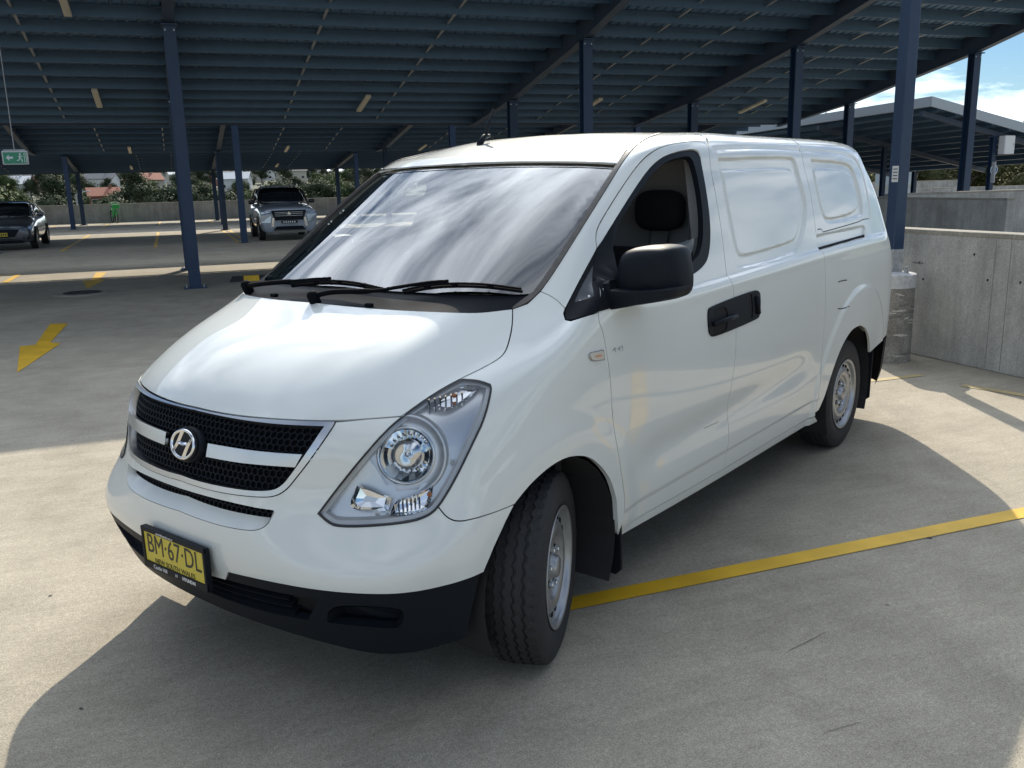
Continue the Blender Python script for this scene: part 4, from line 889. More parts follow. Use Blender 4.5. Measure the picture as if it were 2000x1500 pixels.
# wheel houses, mud flaps, floor
for s in (1, -1):
    for xc, r_, fx in ((-.0, .40, 0), (-3.22, .415, 1)):
        b = MB(); n = 20; V = []
        aa = np.linspace(R(-28), R(208), n)
        for a in aa: V += [(xc+r_*math.cos(a), s*.92, .36+r_*math.sin(a)), (xc+r_*math.cos(a), s*.50, .36+r_*math.sin(a))]
        V += [(xc+r_*1.01*math.cos(a), s*.50, .36+r_*1.01*math.sin(a)) for a in aa]
        b.add(V, [(2*i, 2*i+2, 2*i+3, 2*i+1) for i in range(n-1)]+[tuple(range(2*n, 3*n))]); b.build('wheel_house', under, van, smooth=False)
    fp = [(1150, 1050), (1203, 1030), (1205, 1108), (1193, 1121), (1127, 1098)]
    P = [np.array([-.415, .66, .44]), np.array([-.42, .93, .46]), np.array([-.435, .925, .19]), np.array([-.437, .90, .165]), np.array([-.435, .68, .175])]
    b = MB(); V = [q*np.array([1, s, 1]) for q in P]+[q*np.array([1, s, 1])+np.array([-.012, 0, 0]) for q in P]; b.add(V, [(0, 1, 2, 3, 4), (9, 8, 7, 6, 5)]+[(i, (i+1) % 5, 5+(i+1) % 5, 5+i) for i in range(5)]); b.build('mud_flap', black_pl, van)
    P = [np.array([-3.63, .72, .52]), np.array([-3.64, .935, .55]), np.array([-3.66, .925, .23]), np.array([-3.66, .90, .21]), np.array([-3.66, .72, .21])]
    b = MB(); V = [q*np.array([1, s, 1]) for q in P]+[q*np.array([1, s, 1])+np.array([-.012, 0, 0]) for q in P]; b.add(V, [(0, 1, 2, 3, 4), (9, 8, 7, 6, 5)]+[(i, (i+1) % 5, 5+(i+1) % 5, 5+i) for i in range(5)]); b.build('mud_flap', black_pl, van)
fl_ = MB(); fl_.span((-.44, -.86, .27), (-2.76, .86, .33)); fl_.span((-3.66, -.80, .30), (-4.1, .80, .36)); fl_.span((-2.7, -.52, .30), (-3.7, .52, .36)); fl_.span((.70, -.49, .26), (-.44, .49, .32)); fl_.span((.60, -.60, .26), (.44, .60, .31)); fl_.build('floor_pan', under, van)
for s in (1, -1): b = MB(); b.span((.46, s*.46, .24), (.50, s*.80, .66)); b.build('sun_leak_plate', under, van)  # unseen plates added to stop sun leaking out through the bumper
en_ = MB(); en_.span((.60, -.50, .32), (-.12, .50, .98)); en_.span((.52, -.66, .36), (.44, .66, .84)); en_.build('engine_block', dark, van)
fw = MB(); fw.span((-.20, -.78, .33), (-.24, .78, 1.16)); fw.build('firewall', under, van)
axl = MB(); axl.tube([(-3.2, -.7, .345), (-3.2, .7, .345)], .05, 10); axl.tube([(0, -.7, .30), (0, .7, .30)], .035, 8); axl.build('axle', under, van)
# interior
dsh = MB(); V = []; ys_ = np.linspace(-.74, .74, 25)
for y in ys_:
    hood_b = .05*math.exp(-((y+.37)/.17)**2)
    for x, z in ((.08, 1.10), (.10, 1.215), (-.02, 1.235), (-.18, 1.24+hood_b*.8), (-.32, 1.225+hood_b), (-.40, 1.15), (-.40, .95), (-.30, .80)):
        V.append((x-.10*(y/.74)**2*1.2, y, z))
m_ = 8; dsh.add(V, [(i*m_+j, (i+1)*m_+j, (i+1)*m_+j+1, i*m_+j+1) for i in range(24) for j in range(m_-1)]); dsh.build('dashboard', trim, van, smooth=True, auto=45)
# steering wheel on the van's right
sw = MB(); sc_ = Vector((-.52, -.40, 1.16)); ax2 = Vector((-.62, 0, .78)).normalized(); u_ = Vector((0, 1, 0)); v_ = ax2.cross(u_)
sw.tube([sc_+(u_*math.cos(a)+v_*math.sin(a))*.188 for a in [2*math.pi*k/28 for k in range(29)]], .015, 8, cap=False); sw.tube([sc_-u_*.18, sc_, sc_+u_*.18], [.016, .03, .016], 8); sw.tube([sc_-v_*.18, sc_], .018, 8); sw.lathe([(.07, -.02), (.07, .02), (.05, .03), (.001, .032)], sc_, ax2, 20); sw.tube([sc_, sc_-ax2*.35], .03, 8)
sw.build('steering_wheel', trim, van, smooth=True)
def seat(y, wd):
    M2 = MB(); M2.box((-.92, y, .78), (.52, wd, .16), None, .05); s_ = M2.build('seat', fabric, van, smooth=True)
    M2 = MB(); a = Vector((-.24, 0, .97)).normalized(); M2.box((-1.20, y, 1.10), (.15, wd*.96, .60), [a.cross(Vector((0, 1, 0))), (0, 1, 0), a], .06); M2.build('seat_back', fabric, s_, smooth=True)
def head_rest(y, px, w_, h_):
    c = px_y(px, y); M2 = MB(); bm = bmesh.new(); bmesh.ops.create_uvsphere(bm, u_segments=24, v_segments=14, radius=1)
    V = []
    for q in bm.verts:
        x, yy, z = q.co; f_ = lambda t, e: math.copysign(abs(t)**e, t); V.append((c[0]+f_(x, .7)*.055, c[1]+f_(yy, .62)*w_, c[2]+f_(z, .62)*h_))
    bm.verts.index_update(); M2.add(V, [[q.index for q in f.verts] for f in bm.faces]); bm.free(); h__ = M2.build('headrest', fabric, van, smooth=True)
    M2 = MB()
    for d in (-.05, .05): M2.tube([(c[0], y+d, c[2]-h_*.8), (c[0]+.01, y+d, c[2]-h_-.06)], .007, 6)
    M2.build('headrest_post', chrome, h__); return c
seat(.48, .50); seat(.0, .40); seat(-.42, .50)
hc = head_rest(.50, (1289, 411), .130, .098); head_rest(-.42, (905, 420), .125, .095)
bh = MB(); bp_ = [(-.86, .34), (.86, .34), (.91, .9), (.88, 1.25), (.82, 1.5), (.72, 1.76), (.55, 1.86), (-.55, 1.86), (-.72, 1.76), (-.82, 1.5), (-.88, 1.25), (-.91, .9)]; bh.prism(bp_, (-1.60, 0, 0), (0, 1, 0), (0, 0, 1), (-1, 0, 0), .03); bh.build('bulkhead', trim_lt, van)
for s in (1, -1):
    b = MB(); b.add([(-1.30, s*.86, 1.20), (-1.44, s*.86, 1.20), (-1.48, s*.72, 1.82), (-1.36, s*.74, 1.82), (-1.30, s*.80, 1.20), (-1.44, s*.80, 1.20), (-1.48, s*.68, 1.82), (-1.36, s*.69, 1.82)], [(0, 1, 2, 3), (4, 7, 6, 5), (0, 3, 7, 4), (1, 5, 6, 2)]); b.build('pillar_trim', trim_lt, van)
    b = MB(); b.tube([(-1.38, s*.75, 1.62), (-1.36, s*.74, 1.35), (-1.32, s*.77, .9)], [.02, .022, .022], 4); b.build('seat_belt', mat('belt_web', (.12, .12, .125), .8), van)
    b = MB(); b.span((-.46, s*.90, .42), (-1.38, s*.86, 1.20)); b.build('door_card', trim, van)
hd = MB(); hd.span((-.9, -.60, 1.80), (-1.6, .60, 1.825)); hd.build('headliner', trim_lt, van)
sg_ = MB(); q0 = px3([(1150, 578)])[0]; 
# ------------------------------------------------------------------ the car park deck: rows run along E1, depth along E2
AZ = R(148.5); E1 = np.array([math.cos(AZ), math.sin(AZ), 0.]); E2 = np.array([-math.sin(AZ), math.cos(AZ), 0.]); E3 = np.array([0, 0, 1.])
def W(s, t, z=0.): return E1*s+E2*t+E3*z
def ST_(P): return float(P@E1), float(P@E2)
AX = [Vector(E1), Vector(E2), Vector(E3)]
def place(o, s=0., t=0., z=0.):
    """objects of the car park are modelled in (s, t, z) about their own base and then turned into place"""
    o.location = Vector(W(s, t, z)); o.rotation_euler = (0, 0, AZ); return o
def empty(name, label, cat, s, t, z=0., group=None): return place(thing(name, label, cat, group=group), s, t, z)

def concrete(name, a, b, stain=(.5, .48, .43), scale=.35, streak=False, rough=.88, fine=1.0):
    m = bpy.data.materials.new(name); m.use_nodes = True; t = m.node_tree; nd = t.nodes; lk = t.links; bs = nd['Principled BSDF']; bs.inputs['Roughness'].default_value = rough; bs.inputs['Specular IOR Level'].default_value = .3
    tc = nd.new('ShaderNodeTexCoord')
    def noise(sc, det=8, rg=.6, mp=None, dist=0):
        n = nd.new('ShaderNodeTexNoise'); n.inputs['Scale'].default_value = sc; n.inputs['Detail'].default_value = det; n.inputs['Roughness'].default_value = rg; n.inputs['Distortion'].default_value = dist
        if mp is None: lk.new(tc.outputs['Object'], n.inputs['Vector'])
        else:
            k = nd.new('ShaderNodeMapping'); k.inputs['Scale'].default_value = mp; lk.new(tc.outputs['Object'], k.inputs[0]); lk.new(k.outputs[0], n.inputs['Vector'])
        return n
    def ramp(src, p0, p1, c0, c1):
        r = nd.new('ShaderNodeValToRGB'); r.color_ramp.elements[0].position = p0; r.color_ramp.elements[1].position = p1; r.color_ramp.elements[0].color = (*c0, 1); r.color_ramp.elements[1].color = (*c1, 1); lk.new(src, r.inputs[0]); return r
    def mul(x, y, f=1.):
        k = nd.new('ShaderNodeMix'); k.data_type = 'RGBA'; k.blend_type = 'MULTIPLY'; k.inputs['Factor'].default_value = f; lk.new(x, k.inputs['A']); lk.new(y, k.inputs['B']); return k.outputs['Result']
    base = ramp(noise(scale, 8, .62, dist=.4).outputs[0], .32, .70, a, b).outputs[0]
    c = mul(base, ramp(noise(2.6, 7, .65).outputs[0], .3, .65, (.80, .80, .79), (1, 1, 1)).outputs[0])
    c = mul(c, ramp(noise(48*fine, 6, .8).outputs[0], .30, .66, (.66, .66, .66), (1.08, 1.08, 1.08)).outputs[0], .9)
    c = mul(c, ramp(noise(7., 10, .8, (.35, 2.2, 1.), .5).outputs[0], .34, .60, (.76, .76, .76), (1, 1, 1)).outputs[0], .6)
    c = mul(c, ramp(noise(170*fine, 3, .7).outputs[0], .34, .62, (.50, .50, .50), (1.1, 1.1, 1.1)).outputs[0], .9)
    c = mul(c, ramp(noise(.75, 10, .78, dist=1.4).outputs[0], .28, .52, (.60, .595, .59), (1, 1, 1)).outputs[0], .6)
    # finger-sized dark spots and fine trowel marks
    v = nd.new('ShaderNodeTexVoronoi'); v.inputs['Scale'].default_value = 2.3; lk.new(tc.outputs['Object'], v.inputs['Vector'])
    c = mul(c, ramp(v.outputs['Distance'], .020, .032, (.45, .44, .43), (1, 1, 1)).outputs[0], .7)
    if streak:
        c = mul(c, ramp(noise(1.0, 9, .72, (2.2, 2.2, .22), .6).outputs[0], .28, .58, (.55, .53, .51), (1, 1, 1)).outputs[0], .85)
        c = mul(c, ramp(noise(5., 9, .8, (2.2, 2.2, .16), 1.).outputs[0], .32, .55, (.74, .72, .70), (1, 1, 1)).outputs[0], .45)
        # weathered dark rim below the top edge
        sp = nd.new('ShaderNodeSeparateXYZ'); lk.new(tc.outputs['Object'], sp.inputs[0]); ad = nd.new('ShaderNodeMath'); ad.operation = 'MULTIPLY_ADD'; lk.new(noise(5., 6, .7, (3, 3, .3)).outputs[0], ad.inputs[0]); ad.inputs[1].default_value = .5; lk.new(sp.outputs[2], ad.inputs[2])
        c = mul(c, ramp(ad.outputs[0], 1.0, 1.42, (1, 1, 1), (.50, .48, .45)).outputs[0], .75)
    lk.new(c, bs.inputs['Base Color'])
    bn = noise(180*fine, 5, .7); bp = nd.new('ShaderNodeBump'); bp.inputs['Strength'].default_value = .35; bp.inputs['Distance'].default_value = .004; lk.new(bn.outputs[0], bp.inputs['Height']); lk.new(bp.outputs[0], bs.inputs['Normal'])
    return m
deck_m = concrete('deck_concrete', (.44, .395, .315), (.58, .52, .415))
wall_m = concrete('wall_concrete', (.58, .575, .545), (.72, .71, .67), scale=.8, streak=True)
coping_m = concrete('coping_concrete', (.42, .39, .33), (.50, .47, .40), scale=2)
navy = mat('navy_steel_paint', (.011, .033, .078), .5, noise=(3, (.018, .042, .088), .7), bump=(30, .05))
raft_m = mat('rafter_paint', (.036, .060, .105), .5, noise=(3, (.06, .078, .11), .7))
purl_m = mat('galvanised_purlin', (.064, .118, .185), .42, metal=.3, noise=(5, (.052, .10, .16), .8))
sheet_m = mat('roof_sheet_underside', (.17, .28, .42), .5, metal=.1, noise=(1.2, (.13, .23, .35), .9))
galv = mat('galvanised_steel', (.42, .43, .44), .45, metal=.5, noise=(12, (.30, .30, .30), .8))
def paint(name, c, c2, wear=.42):
    m = mat(name, c, .6); t = m.node_tree; b = t.nodes['Principled BSDF']; tc = t.nodes.new('ShaderNodeTexCoord'); n = t.nodes.new('ShaderNodeTexNoise'); n.inputs['Scale'].default_value = 55; n.inputs['Detail'].default_value = 8; n.inputs['Roughness'].default_value = .75; t.links.new(tc.outputs['Object'], n.inputs[0])
    r = t.nodes.new('ShaderNodeValToRGB'); r.color_ramp.elements[0].position = wear-.10; r.color_ramp.elements[1].position = wear+.03; r.color_ramp.elements[0].color = (*c2, 1); r.color_ramp.elements[1].color = (*c, 1); t.links.new(n.outputs[0], r.inputs[0])
    n2 = t.nodes.new('ShaderNodeTexNoise'); n2.inputs['Scale'].default_value = 3; n2.inputs['Detail'].default_value = 6; t.links.new(tc.outputs['Object'], n2.inputs[0]); r2 = t.nodes.new('ShaderNodeValToRGB'); r2.color_ramp.elements[0].color = (.72, .72, .72, 1); r2.color_ramp.elements[0].position = .3; r2.color_ramp.elements[1].position = .65
    t.links.new(n2.outputs[0], r2.inputs[0]); k = t.nodes.new('ShaderNodeMix'); k.data_type = 'RGBA'; k.blend_type = 'MULTIPLY'; k.inputs['Factor'].default_value = 1; t.links.new(r.outputs[0], k.inputs['A']); t.links.new(r2.outputs[0], k.inputs['B']); t.links.new(k.outputs['Result'], b.inputs['Base Color']); return m
yellow = paint('yellow_line_paint', (.74, .44, .012), (.55, .40, .12), .40); yellow_worn = paint('worn_yellow_paint', (.50, .36, .10), (.36, .325, .24), .53)

# deck slab
dk = MB(); dk.span((-70, -45, -.35), (60, 53.2, 0)); deck = place(dk.build('car_park_deck', deck_m)); tag(deck, kind='structure')
# hairline cracks and rubber scuffs near the van
for pts_, w_ in (([(1538, 1273), (1575, 1255), (1612, 1236)], .0022), ([(1610, 1432), (1650, 1420), (1682, 1411)], .0018), ([(1808, 1050), (1820, 1053)], .022), ([(95, 1165), (102, 1163)], .010), ([(155, 1384), (162, 1386)], .008), ([(60, 1190), (95, 1168)], .0012)):
    P_ = [px_z(q) for q in pts_]; mb = MB(); V = []
    for i_, q in enumerate(P_): d_ = P_[min(i_+1, len(P_)-1)]-P_[max(i_-1, 0)]; n_ = np.array([-d_[1], d_[0], 0]); n_ = n_/np.linalg.norm(n_)*w_/2; z_ = np.array([0, 0, .003]); V += [q-n_+z_, q+n_+z_]
    Mi = deck.matrix_world.inverted() if False else Matrix.Rotation(-AZ, 4, 'Z'); mb.add([tuple(Mi @ Vector(q)) for q in V], [(2*i_, 2*i_+2, 2*i_+3, 2*i_+1) for i_ in range(len(P_)-1)]); mb.build('crack', mat('crack_dark', (.07, .068, .065), .95), deck)
# painted markings
def mark(name, poly, m, z, label, cat='marking', group=None):
    """poly: (s, t) outline"""
    c = np.mean(poly, 0); mb = MB(); mb.add([(a-c[0], b-c[1], 0) for a, b in poly], [tuple(range(len(poly)))]); o = place(mb.build(name, m), c[0], c[1], z)
    if o.data.polygons[0].normal.z < 0: o.data.flip_normals()
    return tag(o, label, cat, group)
def line(name, a, b, wd, m, label, group=None, z=.004):
    a, b = np.array(a, float), np.array(b, float); d = (b-a)/np.linalg.norm(b-a); n = np.array([-d[1], d[0]])*wd/2; n_ = max(1, int(np.linalg.norm(b-a)/2))
    return mark(name, [a-n, b-n, b+n, a+n], m, z, label, 'line', group)
P2 = lambda q: ST_(px_z(q))
line('bay_line', (.45, -.405), (5.72, -.405), .105, yellow, 'long yellow bay line running out from under the van')
ar1 = [P2(q) for q in ((132.5, 632), (98, 633), (69, 674), (39, 677), (33.6, 728), (118.6, 671), (98, 669.4))]
mark('direction_arrow', ar1, yellow, .004, 'yellow painted arrow in full on the shaded deck', 'arrow')
mark('direction_arrow', [(a+.02, b+8.1) for a, b in ar1], yellow, .004, 'yellow painted arrow half lit beside the round drain', 'arrow')
for k, s in enumerate((-9.0, -6.4, -3.8, -1.18, 1.35, 1.62, 4.2, 6.8, 9.4, 12.0)):
    line('bay_line', (s, 26.3), (s, 37.2), .10, yellow, 'yellow bay line between the parked cars in the middle row', 'bay lines of the middle row')
for s in (-9., -6.4, -3.8, -1.2, 1.4, 4., 6.6): line('bay_line', (s, 45.2), (s, 50.6), .10, yellow, 'yellow bay line of the row along the far parapet', 'bay lines of the far row')
line('bay_line', (.0, 22.0), (9.0, 22.0), .10, yellow_worn, 'thin faded yellow line across the aisle behind the first canopy')
a_, b_ = P2((-6, 537)), P2((38, 536.5)); line('bay_line', (a_[0]-1.5, a_[1]), b_, .11, yellow, 'short yellow line end in the sunlit strip')
line('bay_line', P2((36, 537)), P2((10, 552)), .12, yellow, 'short slanted yellow line in the sunlit strip', z=.007)
line('bay_line', P2((1640, 751)), P2((1800, 733)), .075, yellow_worn, 'worn yellow line on the deck behind the rear wheel')
line('bay_line', P2((1880, 753)), P2((2040, 779)), .09, yellow_worn, 'worn yellow line at the foot of the concrete wall')
# drain
ds, dt = P2((161, 573)); dr = empty('floor_drain', 'round concrete collar with a steel drain grate in the deck', 'drain', ds, dt)
b = MB(); b.lathe([(.47, 0), (.46, .012), (.33, .016), (.31, .004), (.001, .004)], n=32); b.build('collar', coping_m, dr, smooth=False)
b = MB(); b.lathe([(.30, .006), (.30, .022), (.255, .022), (.255, .006)], n=32); b.build('grate_ring', mat('dark_iron', (.03, .03, .032), .6), dr)
for k in range(-4, 5):
    h_ = math.sqrt(.27**2-(k*.06)**2); b = MB(); b.span((k*.06-.014, -h_, .006), (k*.06+.014, h_, .02)); b.build('grate_bar', mat('dark_iron'), dr)
# wheel stop
w0 = P2((449, 551)); wso = empty('wheel_stop', 'black rubber wheel stop with yellow patches behind the bonnet corner', 'wheel stop', w0[0], w0[1])
b = MB(); b.add([(0, -.075, 0), (1.65, -.075, 0), (1.65, .075, 0), (0, .075, 0), (.05, -.045, .10), (1.60, -.045, .10), (1.60, .045, .10), (.05, .045, .10)], [(0, 1, 5, 4), (1, 2, 6, 5), (2, 3, 7, 6), (3, 0, 4, 7), (4, 5, 6, 7), (3, 2, 1, 0)]); b.build('rubber_block', rubber, wso)
for q in (.25, .95): b = MB(); b.add([(q, -.078, .004), (q+.28, -.078, .004), (q+.28, -.048, .102), (q, -.048, .102), (q+.28, .045, .104), (q, .045, .104)], [(0, 1, 2, 3), (3, 2, 4, 5)]); b.build('yellow_patch', yellow, wso)

# ------------------------------------------------------------------ canopies
def ibeam(mb, a, b, up, wd, dp0, dp1=None, tf=.014, tw=.010):
    """I-section from a to b (points on the TOP line); depth dp0 at a to dp1 at b, measured along -up"""
    a, b, up = Vector(a), Vector(b), Vector(up).normalized(); d = (b-a).normalized(); sd_ = d.cross(up).normalized(); dp1 = dp1 if dp1 is not None else dp0
    for (q0, q1, w_, h_) in ((0, 0, wd, tf), (dp0-tf, dp1-tf, wd, tf)):
        V = []
        for P, q in ((a, q0), (b, q1)):
            c = P-up*q; V += [c-sd_*w_/2, c+sd_*w_/2, c+sd_*w_/2-up*h_, c-sd_*w_/2-up*h_]
        mb.add(V, [(0, 1, 2, 3), (7, 6, 5, 4), (0, 4, 5, 1), (1, 5, 6, 2), (2, 6, 7, 3), (3, 7, 4, 0)])
    V = []
    for P, dp in ((a, dp0), (b, dp1)): V += [P-sd_*tw/2-up*tf, P+sd_*tw/2-up*tf, P+sd_*tw/2-up*(dp-tf), P-sd_*tw/2-up*(dp-tf)]
    mb.add(V, [(0, 1, 2, 3), (7, 6, 5, 4), (0, 4, 5, 1), (1, 5, 6, 2), (2, 6, 7, 3), (3, 7, 4, 0)])
    return mb
def canopy(label, s0, s1, t0, t1, z0, sl, rafters, cols, purls, bridging, lights, rd=.42, first=None, tilt_s=False, fascia=None, corr=.2, skip=()):
    """monopitch canopy; z0 = underside of the purlins at t0, falling by sl per metre of t"""
    root = empty('canopy', label, 'canopy', 0, 0)
    zp = lambda t: z0-sl*(t-t0); ph = .20; up = Vector((0, sl, 1)).normalized(); dn = Vector((0, 1, -sl)).normalized()
    # corrugated roof sheet
    n = int((s1-s0)/corr); V = []; F = []; xs = []
    for k in range(n): x = s0+k*corr; xs += [(x, 0), (x+corr*.62, 0), (x+corr*.70, .03), (x+corr*.92, .03)]
    xs.append((s0+n*corr, 0)); rows = [t0, t1]
    for t in rows: V += [(x, t, zp(t)+ph+.004+h_) for x, h_ in xs]
    m = len(xs); F += [(k, k+1, m+k+1, m+k) for k in range(m-1)]
    b = MB(); b.add(V, F); b.build('roof_sheet', sheet_m, root)
    # the sheet's weather side with panels
    b = MB(); b.box(((s0+s1)/2, (t0+t1)/2, (zp(t0)+zp(t1))/2+ph+.085), (s1-s0-.1, math.hypot(t1-t0, zp(t1)-zp(t0))-.1, .04), [Vector((1, 0, 0)), dn, up]); b.build('roof_panel', gloss_bk, root)
    # purlins
    pm = None
    for t in purls:
        z = zp(t); q = MB(); L_ = s1-s0; me_ = 'purlin'
        if pm is None:
            q.span((0, -.006, 0), (L_, 0, ph)); q.span((0, .001, 0), (L_, .062, .007)); q.span((0, -.066, ph-.007), (L_, -.007, ph)); q.span((0, .055, .0072), (L_, .062, .022))
            pm = q.mesh('purlin'); bm = bmesh.new(); bm.from_mesh(pm); bmesh.ops.recalc_face_normals(bm, faces=list(bm.faces)); bm.to_mesh(pm); bm.free()
        o = link('purlin', pm, purl_m, root); o.location = (s0, t, z)
    # bridging rods between purlins
    bmesh_ = None
    for s in bridging:
        ps = sorted(purls)
        for a, c in zip(ps[:-1], ps[1:]):
            q = MB(); q.box((s, (a+c)/2+.03, (zp(a)+zp(c))/2+.085), (.045, math.hypot(c-a, zp(c)-zp(a))-.075, .012), [Vector((1, 0, 0)), dn, up]); q.build('bridging', galv, root)
    # rafters, tapering beyond the columns
    ca, cb = min(cols), max(cols)
    for s in rafters:
        q = MB(); top = lambda t: (s, t, zp(t)+ph-.004); ibeam(q, top(t0+.1), top(ca), up, .18, rd*.62, rd); ibeam(q, top(ca), top(cb), up, .18, rd); ibeam(q, top(cb), top(t1-.05), up, .18, rd, rd*.55)
        q.build('rafter', raft_m, root)
        for t in cols:
            if (s, t) in skip: continue
            zt = zp(t)+ph-rd*1.02; q = MB(); wd = .20
            q.span((-wd/2, -wd/2, 0), (wd/2, -wd/2+.016, zt)); q.span((-wd/2, wd/2-.016, 0), (wd/2, wd/2, zt)); q.span((-.008, -wd/2+.016, 0), (.008, wd/2-.016, zt))
            o = q.build('column', navy, root); o.location = (s, t, 0)
            q = MB(); q.span((-.19, -.19, 0), (.19, .19, .022)); pl = q.build('base_plate', navy, o)
            for ax_s in (-1, 1):
                for ay in (-1, 1):
                    q = MB(); q.lathe([(.020, .022), (.020, .034), (.012, .034), (.012, .055), (.001, .055)], (ax_s*.145, ay*.145, 0), (0, 0, 1), 6); q.build('anchor_bolt', galv, o)
            q = MB(); q.span((-.13, -.17, zt-.02), (.13, .17, zt+.004)); q.build('cap_plate', navy, o)
            for ax_s in (-1, 1): q = MB(); q.lathe([(.016, 0), (.016, .012), (.001, .012)], (ax_s*.07, -wd/2, zt-.09), (0, -1, 0), 8); q.build('bolt_head', galv, o)
    if fascia:
        q = MB(); q.span((s0-.03, t0-.02, zp(t0)-.02), (s1+.03, t0+.02, zp(t0)+ph+.11)); q.build('fascia', fascia, root)
        for s in (s0, s1):
            q = MB(); q.box((s, (t0+t1)/2, (zp(t0)+zp(t1))/2+ph*.55), (.04, math.hypot(t1-t0, zp(t1)-zp(t0)), .32), [Vector((1, 0, 0)), dn, up]); q.build('fascia', fascia, root)
    gut = MB(); gut.box(((s0+s1)/2, t1+.03, zp(t1)+.11), (s1-s0, .09, .12)); gut.build('gutter', raft_m, root)
    for s, ta, tb in lights:
        q = MB(); q.box((s, (ta+tb)/2, (zp(ta)+zp(tb))/2-.035), (.12, math.hypot(tb-ta, zp(tb)-zp(ta)), .065), [Vector((1, 0, 0)), dn, up], .015); q.build('batten_light', mat('batten_diffuser', (.62, .56, .44), .5), root)
    return root
SL1 = .19; P1 = [10.60, 11.38, 12.16, 12.94, 13.72, 14.49, 15.29, 16.07, 16.85, 17.66, 18.34, 18.99, 19.67, 20.34]
canopy('navy steel canopy overhead with pale purlins, tilted down towards the far parapet', -9.4, 17.6, 10.35, 20.75, 4.62+SL1*(13.33-10.35), SL1, (-8.05, -.37, 7.31, 12.34, 17.39), (13.33, 17.47), P1, (-5.1, -2.73, 2.27, 4.60, 9.13, 10.65, 14.1, 15.7), ((-1.87, 17.64, 18.86), (3.91, 17.86, 19.1), (-1.9, 12.4, 13.6), (9.9, 17.9, 19.1), (14.9, 17.9, 19.1)))
SL2 = .15; P2_ = list(np.arange(25.7, 38.4, .97))
canopy('second steel canopy beyond, over the middle row of parked cars', -14.5, 26., 25.4, 38.45, 5.0+SL2*(26.67-25.4), SL2, (-12.1, -5.6, 1.50, 8.6, 15.7, 22.8), (26.67, 36.8), P2_, (-9.8, -7.5, -2.95, -.6, 3.9, 6.2, 11., 13.4), ((-1.93, 36.8, 38.0), (4.4, 36.9, 38.1), (10.5, 36.9, 38.1)), rd=.40, skip=((-5.6, 36.8),))
SL3 = .11; P3_ = list(np.arange(43., 51.5, .95))
canopy('third steel canopy, lowest, in front of the far parapet', -20., 30., 42.8, 51.6, 3.62, SL3, (-18., -11.7, -4.96, 1.8, 8.6, 15.4, 22.), (43.67, 49.4), P3_, (-8.3, -1.9, -.3, 4.6, 6.), ((-2.3, 48.2, 49.4), (5.2, 48.2, 49.4)), rd=.36)

# separate sloping canopy to the right (turned a quarter)
root = empty('canopy', 'separate sloping canopy with a pale grey fascia beyond the ramp walls', 'canopy', 27.9, 25.0)
fas = mat('pale_fascia', (.36, .41, .45), .45); D1, D2 = 10.6, 28.; sx_, sy_ = .20, .029
zr = lambda s, t: 4.55-sx_*s-sy_*t
def slab(name, s0, s1, t0, t1, za, zb, m, par):
    q = MB(); V = [(s, t, zr(s, t)+z) for z in (za, zb) for t in (t0, t1) for s in (s0, s1)]; q.add(V, [(0, 2, 3, 1), (4, 5, 7, 6), (0, 1, 5, 4), (2, 6, 7, 3), (0, 4, 6, 2), (1, 3, 7, 5)]); return q.build(name, m, par)
slab('roof_sheet', .05, D1, .05, D2, -.20, -.14, sheet_m, root)
slab('fascia', -.03, D1+.03, -.03, .04, -.33, .05, fas, root); slab('fascia', -.04, .03, .045, D2, -.33, .05, fas, root)
for k in range(11): slab('purlin', .4+k*.98, .47+k*.98, .08, D2, -.40, -.205, purl_m, root)
for k in range(5): slab('rafter', .08, D1, .5+k*6.2, .68+k*6.2, -.62, -.41, raft_m, root)
for s, t in ((4.1, .6), (4.1, 6.8), (4.1, 13.), (9.4, 10.2), (9.4, 16.4)):
    zt = zr(s, t)-.62; q = MB(); q.span((-.1, -.1, 0), (.1, -.084, zt)); q.span((-.1, .084, 0), (.1, .1, zt)); q.span((-.008, -.083, 0), (.008, .083, zt)); q.span((-.35, -.12, zt-.03), (.35, .12, zt+.01)); o = q.build('column', navy, root); o.location = (s, t, 0)

# ------------------------------------------------------------------ concrete walls
def wall(label, s0, s1, t0, t1, h_, group=None, joints=(), coping=True):
    cs, ct = (s0+s1)/2, (t0+t1)/2; root = empty('concrete_wall', label, 'wall', cs, ct, 0, group); a, b_ = (s1-s0)/2, (t1-t0)/2
    q = MB(); q.span((-a, -b_, 0), (a, b_, h_), .012); q.build('wall_body', wall_m, root)
    if coping: q = MB(); q.span((-a-.004, -b_-.004, h_-.035), (a+.004, b_+.004, h_+.012), .01); q.build('coping', coping_m, root)
    return root
w1 = wall('streaked concrete parapet beside the ramp, behind the round bollard', 5.85, 6.05, -9., 3.45, 1.17)
